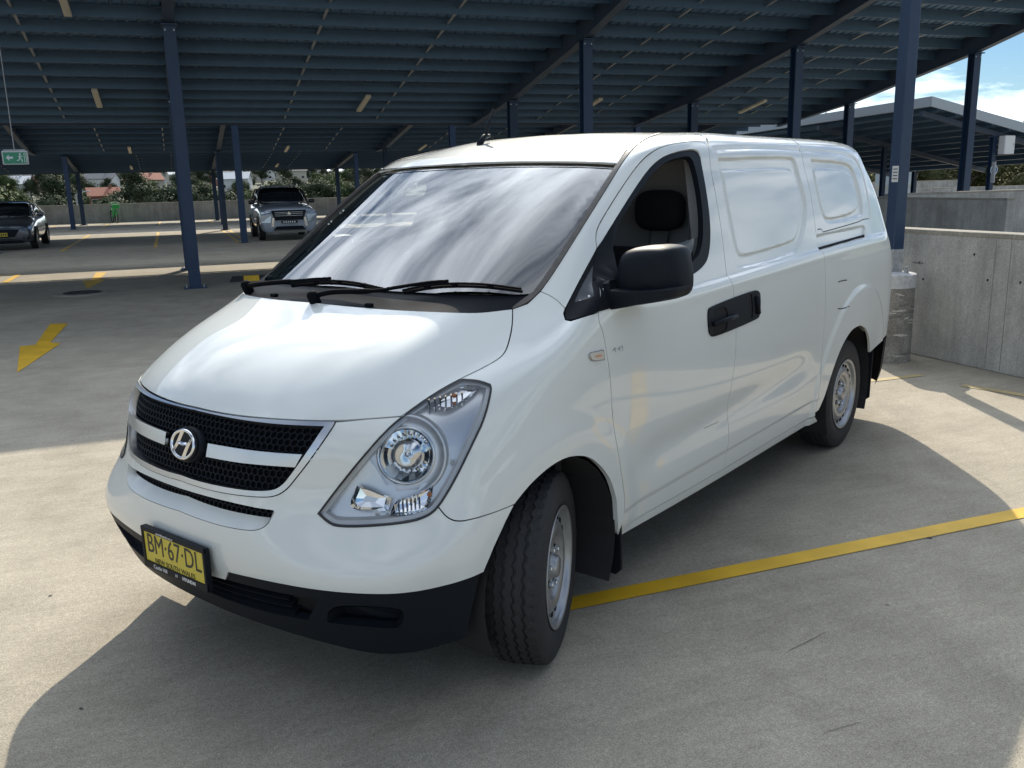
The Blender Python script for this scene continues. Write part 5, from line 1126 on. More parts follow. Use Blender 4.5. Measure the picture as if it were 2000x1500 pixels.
# formwork joints and tie holes on the near wall
jm = mat('joint_dark', (.20, .195, .185), .9)
for q_ in (((1914, 462), (1890, 716)), ((1946, 464), (1920, 722))):
    t_ = np.mean([np.array(ST_(px_z(q_[1], .05)))[1]]); b = MB(); b.span((-.1015, -.0025, .02), (-.100, .0025, 1.12)); o = b.build('formwork_joint', jm, w1); o.location = (0, t_-(-9+3.45)/2, 0)
def on_wall(q):
    d = px_ray(q); k = (5.85-CAM@E1)/(d@E1); P = CAM+d*k; return P@E2, P[2]
for q_ in ((1803, 545), (1929, 547), (1993, 552), (1796, 513), (1903, 497)):
    t_, z_ = on_wall(q_); b = MB(); b.lathe([(.011, 0), (.009, .003), (.001, .003)], (0, 0, 0), (-1, 0, 0), 12); o = b.build('tie_hole', dark, w1); o.location = (-.1005, t_-(-9+3.45)/2, z_)
b = MB(); t_, z_ = on_wall((1793, 513)); b.span((-.1035, -.065, -.010), (-.1005, .065, .008)); o = b.build('scrape', jm, w1); o.location = (0, t_-(-9+3.45)/2, z_)
wall('plain concrete wall on the far side of the ramp', 13.95, 14.15, 9.1, 13.6, 1.18)
wall('taller concrete wall behind the ramp, below the blue disc sign', 14.15, 34., 12.25, 12.45, 1.24)
wall('long low concrete wall under the separate canopy', 22., 60., 46.0, 46.2, .58)
wall('long concrete parapet at the far edge of the deck', -60., 60., 52.6, 52.85, 1.02)
wall('concrete parapet at the left edge of the deck', -62., -61.8, -30., 52.5, 1.02)

# ------------------------------------------------------------------ steel post in a concrete bollard
ps, pt = 5.46, 2.94; post = empty('steel_post', 'tall navy steel post rising from a concrete bollard behind the van', 'post', ps, pt)
b = MB(); b.span((-.06, -.06, .80), (.06, .06, 5.6), .010); b.build('shaft', navy, post)
flaky = mat('flaking_paint', (.40, .41, .41), .9, noise=(26, (.22, .23, .23), .8)); b = MB(); b.span((-.062, -.062, .805), (.062, .062, 1.03), .010); b.build('flaking_foot', flaky, post)
bol = empty('bollard', 'round stained concrete bollard with a white painted top band', 'bollard', ps, pt)
b = MB(); b.lathe([(.001, 0), (.205, 0), (.205, .683), (.203, .684)], n=48); b.build('concrete_drum', concrete('bollard_concrete', (.30, .28, .25), (.47, .45, .41), scale=4, fine=.5), bol, smooth=True, auto=40)
b = MB(); b.lathe([(.2085, .684), (.2085, .80), (.20, .806), (.12, .822), (.001, .824)], n=48); b.build('painted_band', mat('band_white', (.55, .56, .56), .85, noise=(20, (.35, .34, .33), .8)), bol, smooth=True, auto=40)
rnd = random.Random(5)
for k_ in range(16):
    b = MB(); V = []; n = 10; z_ = .05+.60*rnd.random()**.8; a0 = rnd.uniform(190, 285); wd_ = rnd.uniform(12, 55); hh_ = rnd.uniform(.004, .016); sl_ = rnd.uniform(-.03, .03)
    for k in range(n+1):
        a = R(a0+wd_*k/n); e_ = math.sin(math.pi*k/n)**.5; h_ = z_+sl_*k/n+rnd.uniform(-.005, .005); V += [(.2068*math.cos(a), .2068*math.sin(a), h_-hh_*e_*rnd.uniform(.3, 1)), (.2068*math.cos(a), .2068*math.sin(a), h_+hh_*e_*rnd.uniform(.3, 1))]
    b.add(V, [(2*k, 2*k+2, 2*k+3, 2*k+1) for k in range(n)]); b.build('scrape_mark', mat('scrape_pale', (.52, .49, .44), .85) if k_ % 3 else mat('scrape_dark', (.16, .15, .14), .9), bol)
for ang in (20, 110, 200, 290): b = MB(); c, s_ = math.cos(R(ang)), math.sin(R(ang)); b.lathe([(.024, .82), (.024, .845), (.015, .845), (.015, .875), (.001, .875)], (c*.13, s_*.13, 0), (0, 0, 1), 6); b.build('anchor_bolt', galv, bol)
b = MB(); b.span((-.0615, -.055, 1.62), (-.0605, .02, 1.76)); b.build('label_sticker', mat('sticker', (.6, .61, .6), .5), post)
for k in range(4): b = MB(); b.span((-.0625, -.045, 1.645+k*.028), (-.0617, .01, 1.653+k*.028)); b.build('sticker_print', ink, post)

# ------------------------------------------------------------------ exit sign, blue disc sign, white box
sg = place(thing('exit_sign', 'green exit sign with arrow and running figure hung under the canopy', 'sign'), *ST_(CAM+px_ray((30, 308))/(px_ray((30, 308))@CF)*14.6), 0)
zc_ = float((CAM+px_ray((30, 308))/(px_ray((30, 308))@CF)*14.6)[2])
b = MB(); b.span((-.19, -.025, zc_-.11), (.19, .025, zc_+.11), .008); b.build('sign_case', mat('sign_case_white', (.66, .67, .66), .5), sg)
b = MB(); b.span((-.172, -.0275, zc_-.095), (.172, -.0255, zc_+.085)); b.build('sign_face', mat('exit_green', (.03, .22, .12), .4, emit=(.03, .30, .17, .04)), sg)
sw_ = mat('sign_white', (.75, .80, .78), .5)
b = MB(); b.prism([(-.135, 0), (-.09, .05), (-.09, .018), (-.03, .018), (-.03, -.018), (-.09, -.018), (-.09, -.05)], (0, -.0278, zc_), (1, 0, 0), (0, 0, 1), (0, -1, 0), .001); b.build('arrow_symbol', sw_, sg)
b = MB(); b.lathe([(.001, 0), (.016, 0), (.001, .001)], (.075, -.0278, zc_+.055), (0, -1, 0), 10)
for pa, pb, w_ in (((.075, .035), (.068, -.01), .026), ((.07, -.005), (.045, -.045), .016), ((.045, -.045), (.02, -.045), .014), ((.07, -.005), (.098, -.04), .016), ((.098, -.04), (.095, -.075), .014), ((.075, .03), (.045, .01), .012), ((.078, .03), (.108, .012), .012), ((.135, .07), (.135, -.08), .008), ((.135, .07), (.16, .07), .008), ((.16, .07), (.16, -.08), .008)):
    d = Vector((pb[0]-pa[0], 0, pb[1]-pa[1])); n_ = Vector((-d.z, 0, d.x)).normalized()*w_/2; A = Vector((pa[0], -.0282, zc_+pa[1])); B = Vector((pb[0], -.0282, zc_+pb[1])); b.add([A-n_, A+n_, B+n_, B-n_], [(0, 1, 2, 3)])
b.build('running_figure', sw_, sg)
b = MB(); b.tube([(-.0, 0, zc_+.11), (0, 0, 4.75)], .008, 6); b.span((-.16, -.02, zc_+.108), (.16, .02, zc_+.13)); b.build('hanger_rod', galv, sg)
bs_ = empty('disc_sign', 'small round blue disc sign with a white figure on a canopy column', 'sign', 31.9, 25.35, 0)
b = MB(); b.lathe([(.001, 0), (.20, 0), (.20, .012), (.001, .012)], (0, 0, 1.72), (0, -1, 0), 28); b.build('white_rim', sw_, bs_); b = MB(); b.lathe([(.001, .0125), (.165, .0125), (.165, .016), (.001, .016)], (0, 0, 1.72), (0, -1, 0), 28); b.build('blue_face', mat('sign_blue', (.03, .11, .30), .4), bs_)
b = MB(); b.lathe([(.001, .0165), (.035, .0165), (.001, .017)], (0, 0, 1.80), (0, -1, 0), 12); b.span((-.03, -.0175, 1.60), (.03, -.0165, 1.755)); b.build('figure', sw_, bs_)
b = MB(); b.span((-.12, -.14, 1.2), (-.06, .02, 2.05)); b.build('backing_strip', mat('strip_grey', (.4, .42, .44), .5), bs_)
eb = empty('switch_box', 'white metal switch box high on the column above the blue disc', 'box', 32.35, 25.3, 0); b = MB(); b.span((-.28, -.22, 2.35), (.28, .10, 3.1), .02); b.build('cabinet', mat('box_white', (.72, .73, .73), .45), eb); b = MB(); b.span((-.26, -.228, 2.38), (.26, -.2215, 3.07)); b.build('cabinet_door', mat('box_white'), eb); b = MB(); b.span((.18, -.24, 2.7), (.21, -.229, 2.8)); b.build('latch', galv, eb)
pv = empty('vent_cowl', 'pale blue grey metal vent cowl seen under the separate canopy', 'vent', 41.5, 41.0); vm = mat('vent_metal', (.42, .50, .55), .5, noise=(4, (.36, .43, .48), .8)); b = MB(); b.span((-.75, -.6, 0), (.75, .6, .75)); b.add([(-.75, -.6, .751), (.75, -.6, .751), (.75, .6, .751), (-.75, .6, .751), (-.9, -.72, .95), (.9, -.72, .95), (.9, .72, .95), (-.9, .72, .95)], [(0, 1, 5, 4), (1, 2, 6, 5), (2, 3, 7, 6), (3, 0, 4, 7)]); b.span((-.9, -.72, .951), (.9, .72, 2.3)); b.build('cowl_body', vm, pv)
b = MB()
for k in range(7): b.span((-.8, -.735, 1.1+k*.16), (.8, -.722, 1.18+k*.16))
b.build('louvre', vm, pv)
# ------------------------------------------------------------------ parked cars
def small_wheel(par, x, y, s, r=.34, w_=.21):
    b = MB(); b.lathe([(r*.62, -w_/2), (r*.93, -w_/2), (r, -w_*.36), (r, w_*.36), (r*.93, w_/2), (r*.64, w_/2)], (0, 0, 0), (0, 1, 0), 28); t = b.build('wheel', rubber, par, smooth=True, auto=40); t.location = (x, y, r-.004)
    b = MB(); b.lathe([(r*.63, s*w_*.45), (r*.60, s*w_*.30), (r*.20, s*w_*.34), (.001, s*w_*.38)], (0, 0, 0), (0, 1, 0), 28); rm = b.build('rim', mat('alloy_dark', (.10, .10, .11), .35, metal=.6), t, smooth=True)
    for k in range(5):
        a = 2*math.pi*k/5; b = MB(); e = Vector((math.cos(a), 0, math.sin(a))); e2 = Vector((-math.sin(a), 0, math.cos(a))); b.box(e*r*.36+Vector((0, s*w_*.42, 0)), (r*.48, .05, .012), [e, e2, Vector((0, 1, 0))]); b.build('spoke', mat('alloy', (.55, .56, .57), .3, metal=.8), t)
def loft(name, secs, m, par, sub=1, closed=True):
    """secs: list of (x, [(y,z)...]) half sections from the bottom up; mirrored"""
    V = []; F = []; n = len(secs[0][1]); k = 2*n
    for x, pr in secs: V += [(x if not isinstance(x, (list, tuple)) else x[i], y, z) for i, (y, z) in enumerate(pr)]+[(x if not isinstance(x, (list, tuple)) else x[n-1-i], -y, z) for i, (y, z) in enumerate(pr[::-1])]
    for i in range(len(secs)-1):
        for j in range(k-1): F.append((i*k+j, i*k+j+1, (i+1)*k+j+1, (i+1)*k+j))
        F.append((i*k+k-1, i*k, (i+1)*k, (i+1)*k+k-1))
    if closed: F += [tuple(range(k-1, -1, -1)), tuple(range((len(secs)-1)*k, len(secs)*k))]
    b = MB(); b.add(V, F); o = b.build(name, m, par, smooth=True)
    if sub: md = o.modifiers.new('sub', 'SUBSURF'); md.levels = md.render_levels = sub
    return o
def quadp(name, pts, m, par, th=.012):
    """flat piece given by its corner points, thickened along its normal"""
    P = [Vector(q) for q in pts]; n_ = (P[1]-P[0]).cross(P[2]-P[0]).normalized(); b = MB(); k = len(P); b.add([q for q in P]+[q+n_*th for q in P], [tuple(range(k-1, -1, -1)), tuple(range(k, 2*k))]+[(i, (i+1) % k, k+(i+1) % k, k+i) for i in range(k)]); return b.build(name, m, par)
dark_glass = mat('car_dark_glass', (.008, .010, .013), .06, spec=.9)
def parked_car(label, s, t, spec, rz=-math.pi/2):
    """modelled with its nose to +x and its base at the origin"""
    root = thing('parked_car', label, 'car'); root.location = Vector(W(s, t)); root.rotation_euler = (0, 0, AZ+rz)
    L_, w_, H_, zb, pm, hood, belt, gh = (spec[k] for k in ('L', 'w', 'H', 'zb', 'paint', 'hood', 'belt', 'gh'))
    secs = []
    for x, wf, zlo, zt in spec['body']:
        ww = w_/2*wf; secs.append((x, [(ww*.80, zlo), (ww*.95, zlo+.05), (ww*1.0, zlo+(zt-zlo)*.38), (ww*.99, zlo+(zt-zlo)*.62), (ww*.955, zlo+(zt-zlo)*.86), (ww*.86, zt), (ww*.45, zt+.018), (.0, zt+.022)]))
    loft('body', secs, pm, root)
    g = []
    for x, wb, zbt, wt, zt in gh: g.append(([x[0], x[0], x[1], x[1], x[1]] if isinstance(x, tuple) else x, [(w_/2*wb, zbt), (w_/2*(wb*.6+wt*.4), zbt+(zt-zbt)*.5), (w_/2*wt, zt-.05), (w_/2*wt*.82, zt), (0, zt+.02)]))
    loft('cabin_glass', g, dark_glass, root)
    # roof skin and pillars
    rs = [(q[0][1] if isinstance(q[0], tuple) else q[0], q[3], q[4]) for q in gh][1:-1]
    b = MB(); V = []
    for x, wt, zt in rs: V += [(x, -w_/2*wt*.98, zt-.035), (x, -w_/2*wt*.80, zt+.012), (x, 0, zt+.030), (x, w_/2*wt*.80, zt+.012), (x, w_/2*wt*.98, zt-.035)]
    b.add(V, [(5*i+j, 5*i+j+1, 5*i+j+6, 5*i+j+5) for i in range(len(rs)-1) for j in range(4)]); b.build('roof', spec.get('roofm', pm), root, smooth=True)
    for sg in (1, -1):
        x0, x1 = gh[0], gh[1]; b = MB(); b.tube([(x0[0], sg*w_/2*x0[1], x0[2]+.01), (x1[0], sg*w_/2*x1[3], x1[4]-.04)], .035, 6); b.tube([(x1[0], sg*w_/2*x1[3], x1[4]-.04), (rs[-1][0], sg*w_/2*rs[-1][1], rs[-1][2]-.04), (gh[-1][0], sg*w_/2*gh[-1][1], gh[-1][2])], .03, 6); b.tube([((gh[1][0]+gh[-2][0])/2, sg*w_/2*gh[1][3], gh[1][4]-.05), ((gh[1][0]+gh[-2][0])/2, sg*w_/2*gh[0][1]*1.01, gh[0][2])], .03, 6); b.build('window_pillar', spec.get('roofm', pm), root, smooth=True)
        b = MB(); b.box((gh[0][0]-.42, sg*(w_/2+.08), gh[0][2]+.10), (.12, .20, .14), None, .04); b.build('door_mirror', spec.get('mirm', pm), root, smooth=True)
        for x in spec['axles']:
            small_wheel(root, x, sg*(w_/2-.105), sg, spec['wr'])
            b = MB(); n = 16; V = []
            for k in range(n+1): a = math.pi*k/n; V += [(x+(spec['wr']+.035)*math.cos(a), sg*(w_/2+.004), spec['wr']+(spec['wr']+.035)*math.sin(a)), (x+(spec['wr']+.075)*math.cos(a), sg*(w_/2+.006), spec['wr']+(spec['wr']+.075)*math.sin(a)), (x+(spec['wr']+.0)*math.cos(a), sg*(w_/2-.25), spec['wr']+(spec['wr']+.0)*math.sin(a)), (x+(spec['wr']+.035)*math.cos(a), sg*(w_/2+.002), spec['wr']+(spec['wr']+.035)*math.sin(a))]
            b.add(V, [(4*k, 4*k+1, 4*k+5, 4*k+4) for k in range(n)]+[(4*k+2, 4*k+3, 4*k+7, 4*k+6) for k in range(n)]); b.build('wheel_arch', black_pl, root)
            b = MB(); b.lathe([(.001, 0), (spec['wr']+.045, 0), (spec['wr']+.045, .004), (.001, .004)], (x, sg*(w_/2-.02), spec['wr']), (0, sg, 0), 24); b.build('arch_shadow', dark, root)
    return root
silver_p = mat('suv_silver', (.30, .34, .40), .3, metal=.25, coat=1); grey_p = mat('hatch_grey', (.085, .095, .11), .28, metal=.5, coat=1)
suv = parked_car('silver SUV with black grille and big stacked headlights parked under the canopy', 2.98, 29.15, dict(L=4.71, w=1.86, H=1.74, zb=.25, paint=silver_p, hood=1.08, belt=1.12, wr=.37, axles=(1.42, -1.29), roofm=mat('suv_roof_black', (.012, .012, .014), .25), mirm=mat('suv_roof_black'),
    body=[(2.30, .84, .30, .92), (2.29, .93, .25, 1.00), (2.20, .985, .24, 1.05), (1.4, 1.0, .27, 1.13), (.95, 1.0, .27, 1.16), (0, 1.0, .27, 1.16), (-1.3, 1.0, .27, 1.18), (-2.1, .97, .30, 1.18), (-2.35, .90, .38, 1.12)],
    gh=[(1.02, .90, 1.14, .84, 1.17), (.28, .90, 1.14, .74, 1.68), (-.4, .90, 1.15, .74, 1.74), (-1.6, .89, 1.16, .71, 1.70), (-2.15, .87, 1.16, .78, 1.22)]))
xf = 2.345
quadp('grille', [(xf-.025, -.46, .66), (xf-.025, .46, .66), (xf-.035, .56, .98), (xf-.035, -.56, .98)], black_pl, suv, .03)
for z in (.80, .86, .91): quadp('grille_bar', [(xf+.012, -.44, z), (xf+.012, .44, z), (xf+.012, .46, z+.010), (xf+.012, -.46, z+.010)], satin, suv, .008)
for k in range(3):
    a = math.pi/2+k*2*math.pi/3; d1 = Vector((0, math.cos(a), math.sin(a))); d2 = Vector((0, math.cos(a+math.pi/3), math.sin(a+math.pi/3))); d3 = Vector((0, math.cos(a-math.pi/3), math.sin(a-math.pi/3))); c = Vector((xf+.022, 0, .875)); quadp('badge', [c, c+d3*.035, c+d1*.070-(d1*.0), c+d2*.035][::1], chrome, suv, .006)
quadp('lower_intake', [(xf-.05, -.52, .36), (xf-.05, .52, .36), (xf-.03, .42, .47), (xf-.03, -.42, .47)], black_pl, suv, .04)
quadp('skid_plate', [(xf-.06, -.55, .27), (xf-.06, .55, .27), (xf-.03, .50, .335), (xf-.03, -.50, .335)], satin, suv, .03)
quadp('number_plate', [(xf+.01, -.26, .56), (xf+.01, .26, .56), (xf+.01, .26, .65), (xf+.01, -.26, .65)], gloss_bk, suv, .012)
b = MB()
for k in range(6): b.span((xf+.0225, -.20+k*.07, .58), (xf+.0235, -.165+k*.07, .63))
b.build('plate_marks', sw_, suv)
for s in (1, -1):
    quadp('headlight', [(xf-.075, s*.90, .60), (xf-.008, s*.60, .58), (xf-.008, s*.57, .82), (xf-.075, s*.90, .84)][::s], mat('car_lamp', (.42, .48, .55), .12, metal=.7), suv, .03)
    quadp('running_light', [(xf-.075, s*.88, .87), (xf-.012, s*.55, .88), (xf-.022, s*.55, .935), (xf-.10, s*.88, .93)][::s], mat('car_lamp'), suv, .03)
    quadp('lamp_surround', [(xf-.008, s*.59, .46), (xf+.002, s*.50, .46), (xf+.004, s*.47, .74), (xf-.004, s*.54, .74)][::s], chrome, suv, .02)
    b = MB(); b.tube([(.3, s*.60, 1.80), (-1.5, s*.58, 1.80)], .022, 6); b.build('roof_rail', satin, suv)
hat = parked_car('dark grey hatchback with a wide dark grille parked at the end of the middle row', -5.55, 30.0, dict(L=4.46, w=1.80, H=1.46, zb=.2, paint=grey_p, hood=.92, belt=.98, wr=.325, axles=(1.33, -1.37),
    body=[(2.18, .72, .26, .70), (2.12, .86, .20, .76), (1.9, .96, .19, .83), (1.33, 1.0, .22, .93), (.85, 1.0, .22, .99), (0, 1.0, .22, 1.0), (-1.3, 1.0, .22, 1.03), (-2.0, .96, .26, 1.04), (-2.2, .88, .32, .98)],
    gh=[(1.05, .88, .96, .80, .98), (.10, .89, .97, .70, 1.40), (-.5, .89, .98, .70, 1.455), (-1.5, .88, 1.0, .66, 1.38), (-2.05, .84, 1.02, .74, 1.08)]))
xf = 2.205
quadp('grille', [(xf-.03, -.36, .40), (xf-.03, .36, .40), (xf-.05, .52, .64), (xf-.05, -.52, .64)], black_pl, hat, .03)
quadp('grille_wing', [(xf+.0, -.42, .385), (xf+.0, .42, .385), (xf+.004, .40, .405), (xf+.004, -.40, .405)], chrome, hat, .02)
quadp('number_plate', [(xf+.02, -.19, .44), (xf+.02, .19, .44), (xf+.02, .19, .55), (xf+.02, -.19, .55)], mat('plate_yellow'), hat, .012)
b = MB()
for k in range(6): b.span((xf+.0325, -.16+k*.057, .465), (xf+.0335, -.125+k*.057, .525))
b.build('plate_marks', ink, hat)
quadp('lower_intake', [(xf-.06, -.62, .23), (xf-.06, .62, .23), (xf-.05, .56, .31), (xf-.05, -.56, .31)], black_pl, hat, .04)
for s in (1, -1):
    quadp('headlight', [(xf-.17, s*.84, .64), (xf-.035, s*.50, .58), (xf-.045, s*.50, .66), (xf-.20, s*.84, .735)][::s], mat('car_lamp'), hat, .03)
    quadp('fog_lamp', [(xf-.10, s*.76, .33), (xf-.045, s*.60, .32), (xf-.045, s*.60, .41), (xf-.10, s*.76, .41)][::s], black_pl, hat, .03)

# ------------------------------------------------------------------ green hire bicycle against the far parapet
bk = empty('bicycle', 'bright green hire bicycle leaning by the far parapet', 'bicycle', -3.55, 51.6); bk.rotation_euler = (0, 0, AZ+R(-75)); gp = mat('hire_green', (.02, .42, .08), .4)
for x in (-.52, .52):
    b = MB(); b.tube([(x+.33*math.cos(a), 0, .34+.33*math.sin(a)) for a in [2*math.pi*k/24 for k in range(25)]], .025, 6, cap=False); wt_ = b.build('wheel', rubber, bk)
    b = MB()
    for k in range(6): a = math.pi*k/6; b.tube([(x-.32*math.cos(a), 0, .34-.32*math.sin(a)), (x+.32*math.cos(a), 0, .34+.32*math.sin(a))], .004, 4)
    b.build('spokes', galv, wt_)
    b = MB(); b.tube([(x+.38*math.cos(a), 0, .34+.38*math.sin(a)) for a in [R(20)+R(140)*k/10 for k in range(11)]], .03, 6); b.build('mudguard', gp, bk)
b = MB(); b.tube([(-.52, 0, .34), (-.15, 0, .35), (.25, 0, .55), (.42, 0, .85)], .04, 8); b.tube([(-.15, 0, .35), (-.25, 0, .85)], .03, 8); b.tube([(.52, 0, .34), (.40, 0, .95)], .025, 8); b.build('frame', gp, bk)
b = MB(); b.box((-.26, 0, .90), (.26, .15, .06), None, .02); b.build('saddle', black_pl, bk)
b = MB(); b.tube([(.40, 0, .95), (.38, 0, 1.08)], .02, 8); b.tube([(.30, -.30, 1.10), (.40, -.1, 1.09), (.40, .1, 1.09), (.30, .30, 1.10)], .016, 6); b.build('handlebar', gp, bk)
b = MB(); b.box((.58, 0, .90), (.30, .34, .22), None, .02); b.build('basket', gp, bk)

# ------------------------------------------------------------------ land beyond the deck
def hill(s, t):
    d = max(0., math.hypot(s*.6, t)-70); return -11+19.5*(1-math.exp(-d/390))+2.2*math.sin(s*.021+1)*math.sin(t*.017)*min(1, d/100)+min(14, max(0, d-380)*.016)
b = MB(); xs = np.concatenate([np.linspace(-2600, -420, 8), np.linspace(-360, 400, 40), np.linspace(460, 2600, 8)]); ys_ = np.concatenate([np.linspace(-2600, -60, 8), np.linspace(0, 420, 36), np.linspace(480, 2600, 9)])
b.add([(x, y, hill(x, y)) for y in ys_ for x in xs], [(j*len(xs)+i, j*len(xs)+i+1, (j+1)*len(xs)+i+1, (j+1)*len(xs)+i) for j in range(len(ys_)-1) for i in range(len(xs)-1)])
tag(place(b.build('hillside', mat('scrub_ground', (.05, .065, .03), .95, noise=(.05, (.12, .11, .07), .8)), smooth=True)), kind='structure')
def leaf_mat(name, a, b_):
    m = mat(name, a, .65, noise=(.9, b_, .9, 3)); bs = m.node_tree.nodes['Principled BSDF']; bs.inputs['Specular IOR Level'].default_value = .04; return m
leafs = [leaf_mat('leaf_dark', (.045, .062, .036), (.080, .100, .058)), leaf_mat('leaf_mid', (.058, .085, .034), (.10, .130, .058)), leaf_mat('leaf_olive', (.085, .095, .045), (.16, .15, .075))]
bark = mat('bark', (.09, .07, .055), .9, noise=(3, (.16, .14, .12), .9))
def tree_proto(seed, hh, rr, m, n=8000, leaf=.25, open_=.0):
    rnd = random.Random(seed); tr = MB(); fk = hh*.34
    tr.tube([(0, 0, -1.0), (.05*rr, .03*rr, fk*.5), (rnd.uniform(-.1, .1)*rr, rnd.uniform(-.1, .1)*rr, fk), (rnd.uniform(-.15, .15)*rr, rnd.uniform(-.15, .15)*rr, hh*.72)], [hh*.034, hh*.028, hh*.022, hh*.008], 7)
    lobes = []
    for k in range(9):
        a = k*2.4+rnd.uniform(-.4, .4); q = rnd.uniform(.35, .75)*rr; z = hh*(.42+.42*((k % 5)/4.)+rnd.uniform(-.05, .05)); q *= 1-.45*max(0, (z/hh-.6)/.4); c = (math.cos(a)*q, math.sin(a)*q, z); lobes.append((c, rr*rnd.uniform(.34, .52)))
        tr.tube([(0, 0, fk*rnd.uniform(.7, 1.1)), (c[0]*.5, c[1]*.5, (fk+c[2])*.5), c], [hh*.015, hh*.010, hh*.004], 5)
    lobes.append(((0, 0, hh*.84), rr*.42)); cr_ = MB(); NR = []
    for c, r_ in lobes:      # opaque core added in each clump to block light through the leaves
        k0 = len(cr_.v); q_ = [(math.sin(math.pi*i/5)*math.cos(2*math.pi*j/8), math.sin(math.pi*i/5)*math.sin(2*math.pi*j/8), math.cos(math.pi*i/5)) for i in range(6) for j in range(8)]
        cr_.add([(c[0]+x*r_*.5, c[1]+y*r_*.5, c[2]+z*r_*.46) for x, y, z in q_], [(i*8+j, (i+1)*8+j, (i+1)*8+(j+1) % 8, i*8+(j+1) % 8) for i in range(5) for j in range(8)]); NR += q_
    for k in range(n):
        c, r_ = rnd.choice(lobes); d = Vector((rnd.gauss(0, 1), rnd.gauss(0, 1), rnd.gauss(0, .8))).normalized(); P = Vector(c)+d*r_*(rnd.random()**.35)*rnd.uniform(.8, 1.12); s_ = leaf*rnd.uniform(.55, 1.25)
        nn = (d*.8+Vector((rnd.gauss(0, .6), rnd.gauss(0, .6), rnd.gauss(.3, .5)))).normalized(); u_ = nn.orthogonal().normalized(); v_ = nn.cross(u_); a = rnd.uniform(0, 6.28); u_, v_ = u_*math.cos(a)+v_*math.sin(a), v_*math.cos(a)-u_*math.sin(a)
        cr_.add([P-u_*s_*.5, P-v_*s_*.42+nn*s_*.1, P+u_*s_*.62, P+v_*s_*.36], [(0, 1, 2, 3)]); NR += [tuple((d+nn*.35+Vector((0, 0, .25))).normalized())]*4
    cm_ = cr_.mesh('crown'); cm_.shade_smooth(); cm_.normals_split_custom_set_from_vertices(NR); return tr.mesh('trunk'), cm_, m
PROT = [tree_proto(1, 8.5, 4.2, leafs[0]), tree_proto(2, 7.0, 4.6, leafs[1]), tree_proto(3, 10.5, 3.6, leafs[0], 7500, .25), tree_proto(4, 6.0, 3.6, leafs[2], 7500, .21), tree_proto(5, 8.0, 4.0, leafs[2], 7500, .23)]
TL = ['dark green spreading tree on the hillside beyond the parapet', 'mid green rounded tree on the hillside beyond the parapet', 'tall narrow dark tree on the hillside beyond the parapet', 'small olive bushy tree beyond the ramp walls', 'dry olive grey tree beyond the ramp walls']
def tree(k, s, t, sc=1., z=None):
    tm, cm, m = PROT[k]; root = thing('tree', TL[k], 'tree', group=['dark spreading trees', 'mid green rounded trees', 'tall narrow trees', 'small olive trees', 'dry olive trees'][k]); root.location = Vector(W(s, t, hill(s, t) if z is None else z)); root.rotation_euler = (0, 0, (s*7.3+t*3.1) % 6.28); root.scale = (sc, sc, sc*(.9+.2*((s*13.7) % 1)))
    link('trunk', tm, bark, root); link('crown', cm, m, root)
rnd = random.Random(11); NT = 0
tree(1, -18.0, 96, 1.35, -6.6); tree(1, -25, 104, 1.3, -7.); tree(0, -13, 112, 1.1)
for t in (118, 136, 156, 178, 204, 234, 268, 306, 350, 400, 460, 530, 610):
    n = int(4+t*.030)
    for k in range(n):
        s = (-.22+(.52)*(k+rnd.uniform(.1, .9))/n)*t
        if rnd.random() < .12: continue
        tree(rnd.choice([0, 0, 1, 1, 2]), s, t+rnd.uniform(-9, 9), rnd.uniform(.62, 1.02)*(1+t*.0007)); NT += 1
for k in range(15):
    a = .80+.5*(k+rnd.random()*.8)/15; t = rnd.uniform(62, 84); tree(rnd.choice([3, 4, 4]), a*t, t, rnd.uniform(.95, 1.35), -3.6+rnd.uniform(-.6, .8))
for k in range(8):
    a = .72+.65*k/8; t = 112+rnd.uniform(-8, 8); tree(4, a*t, t, 1.5, -3.0)
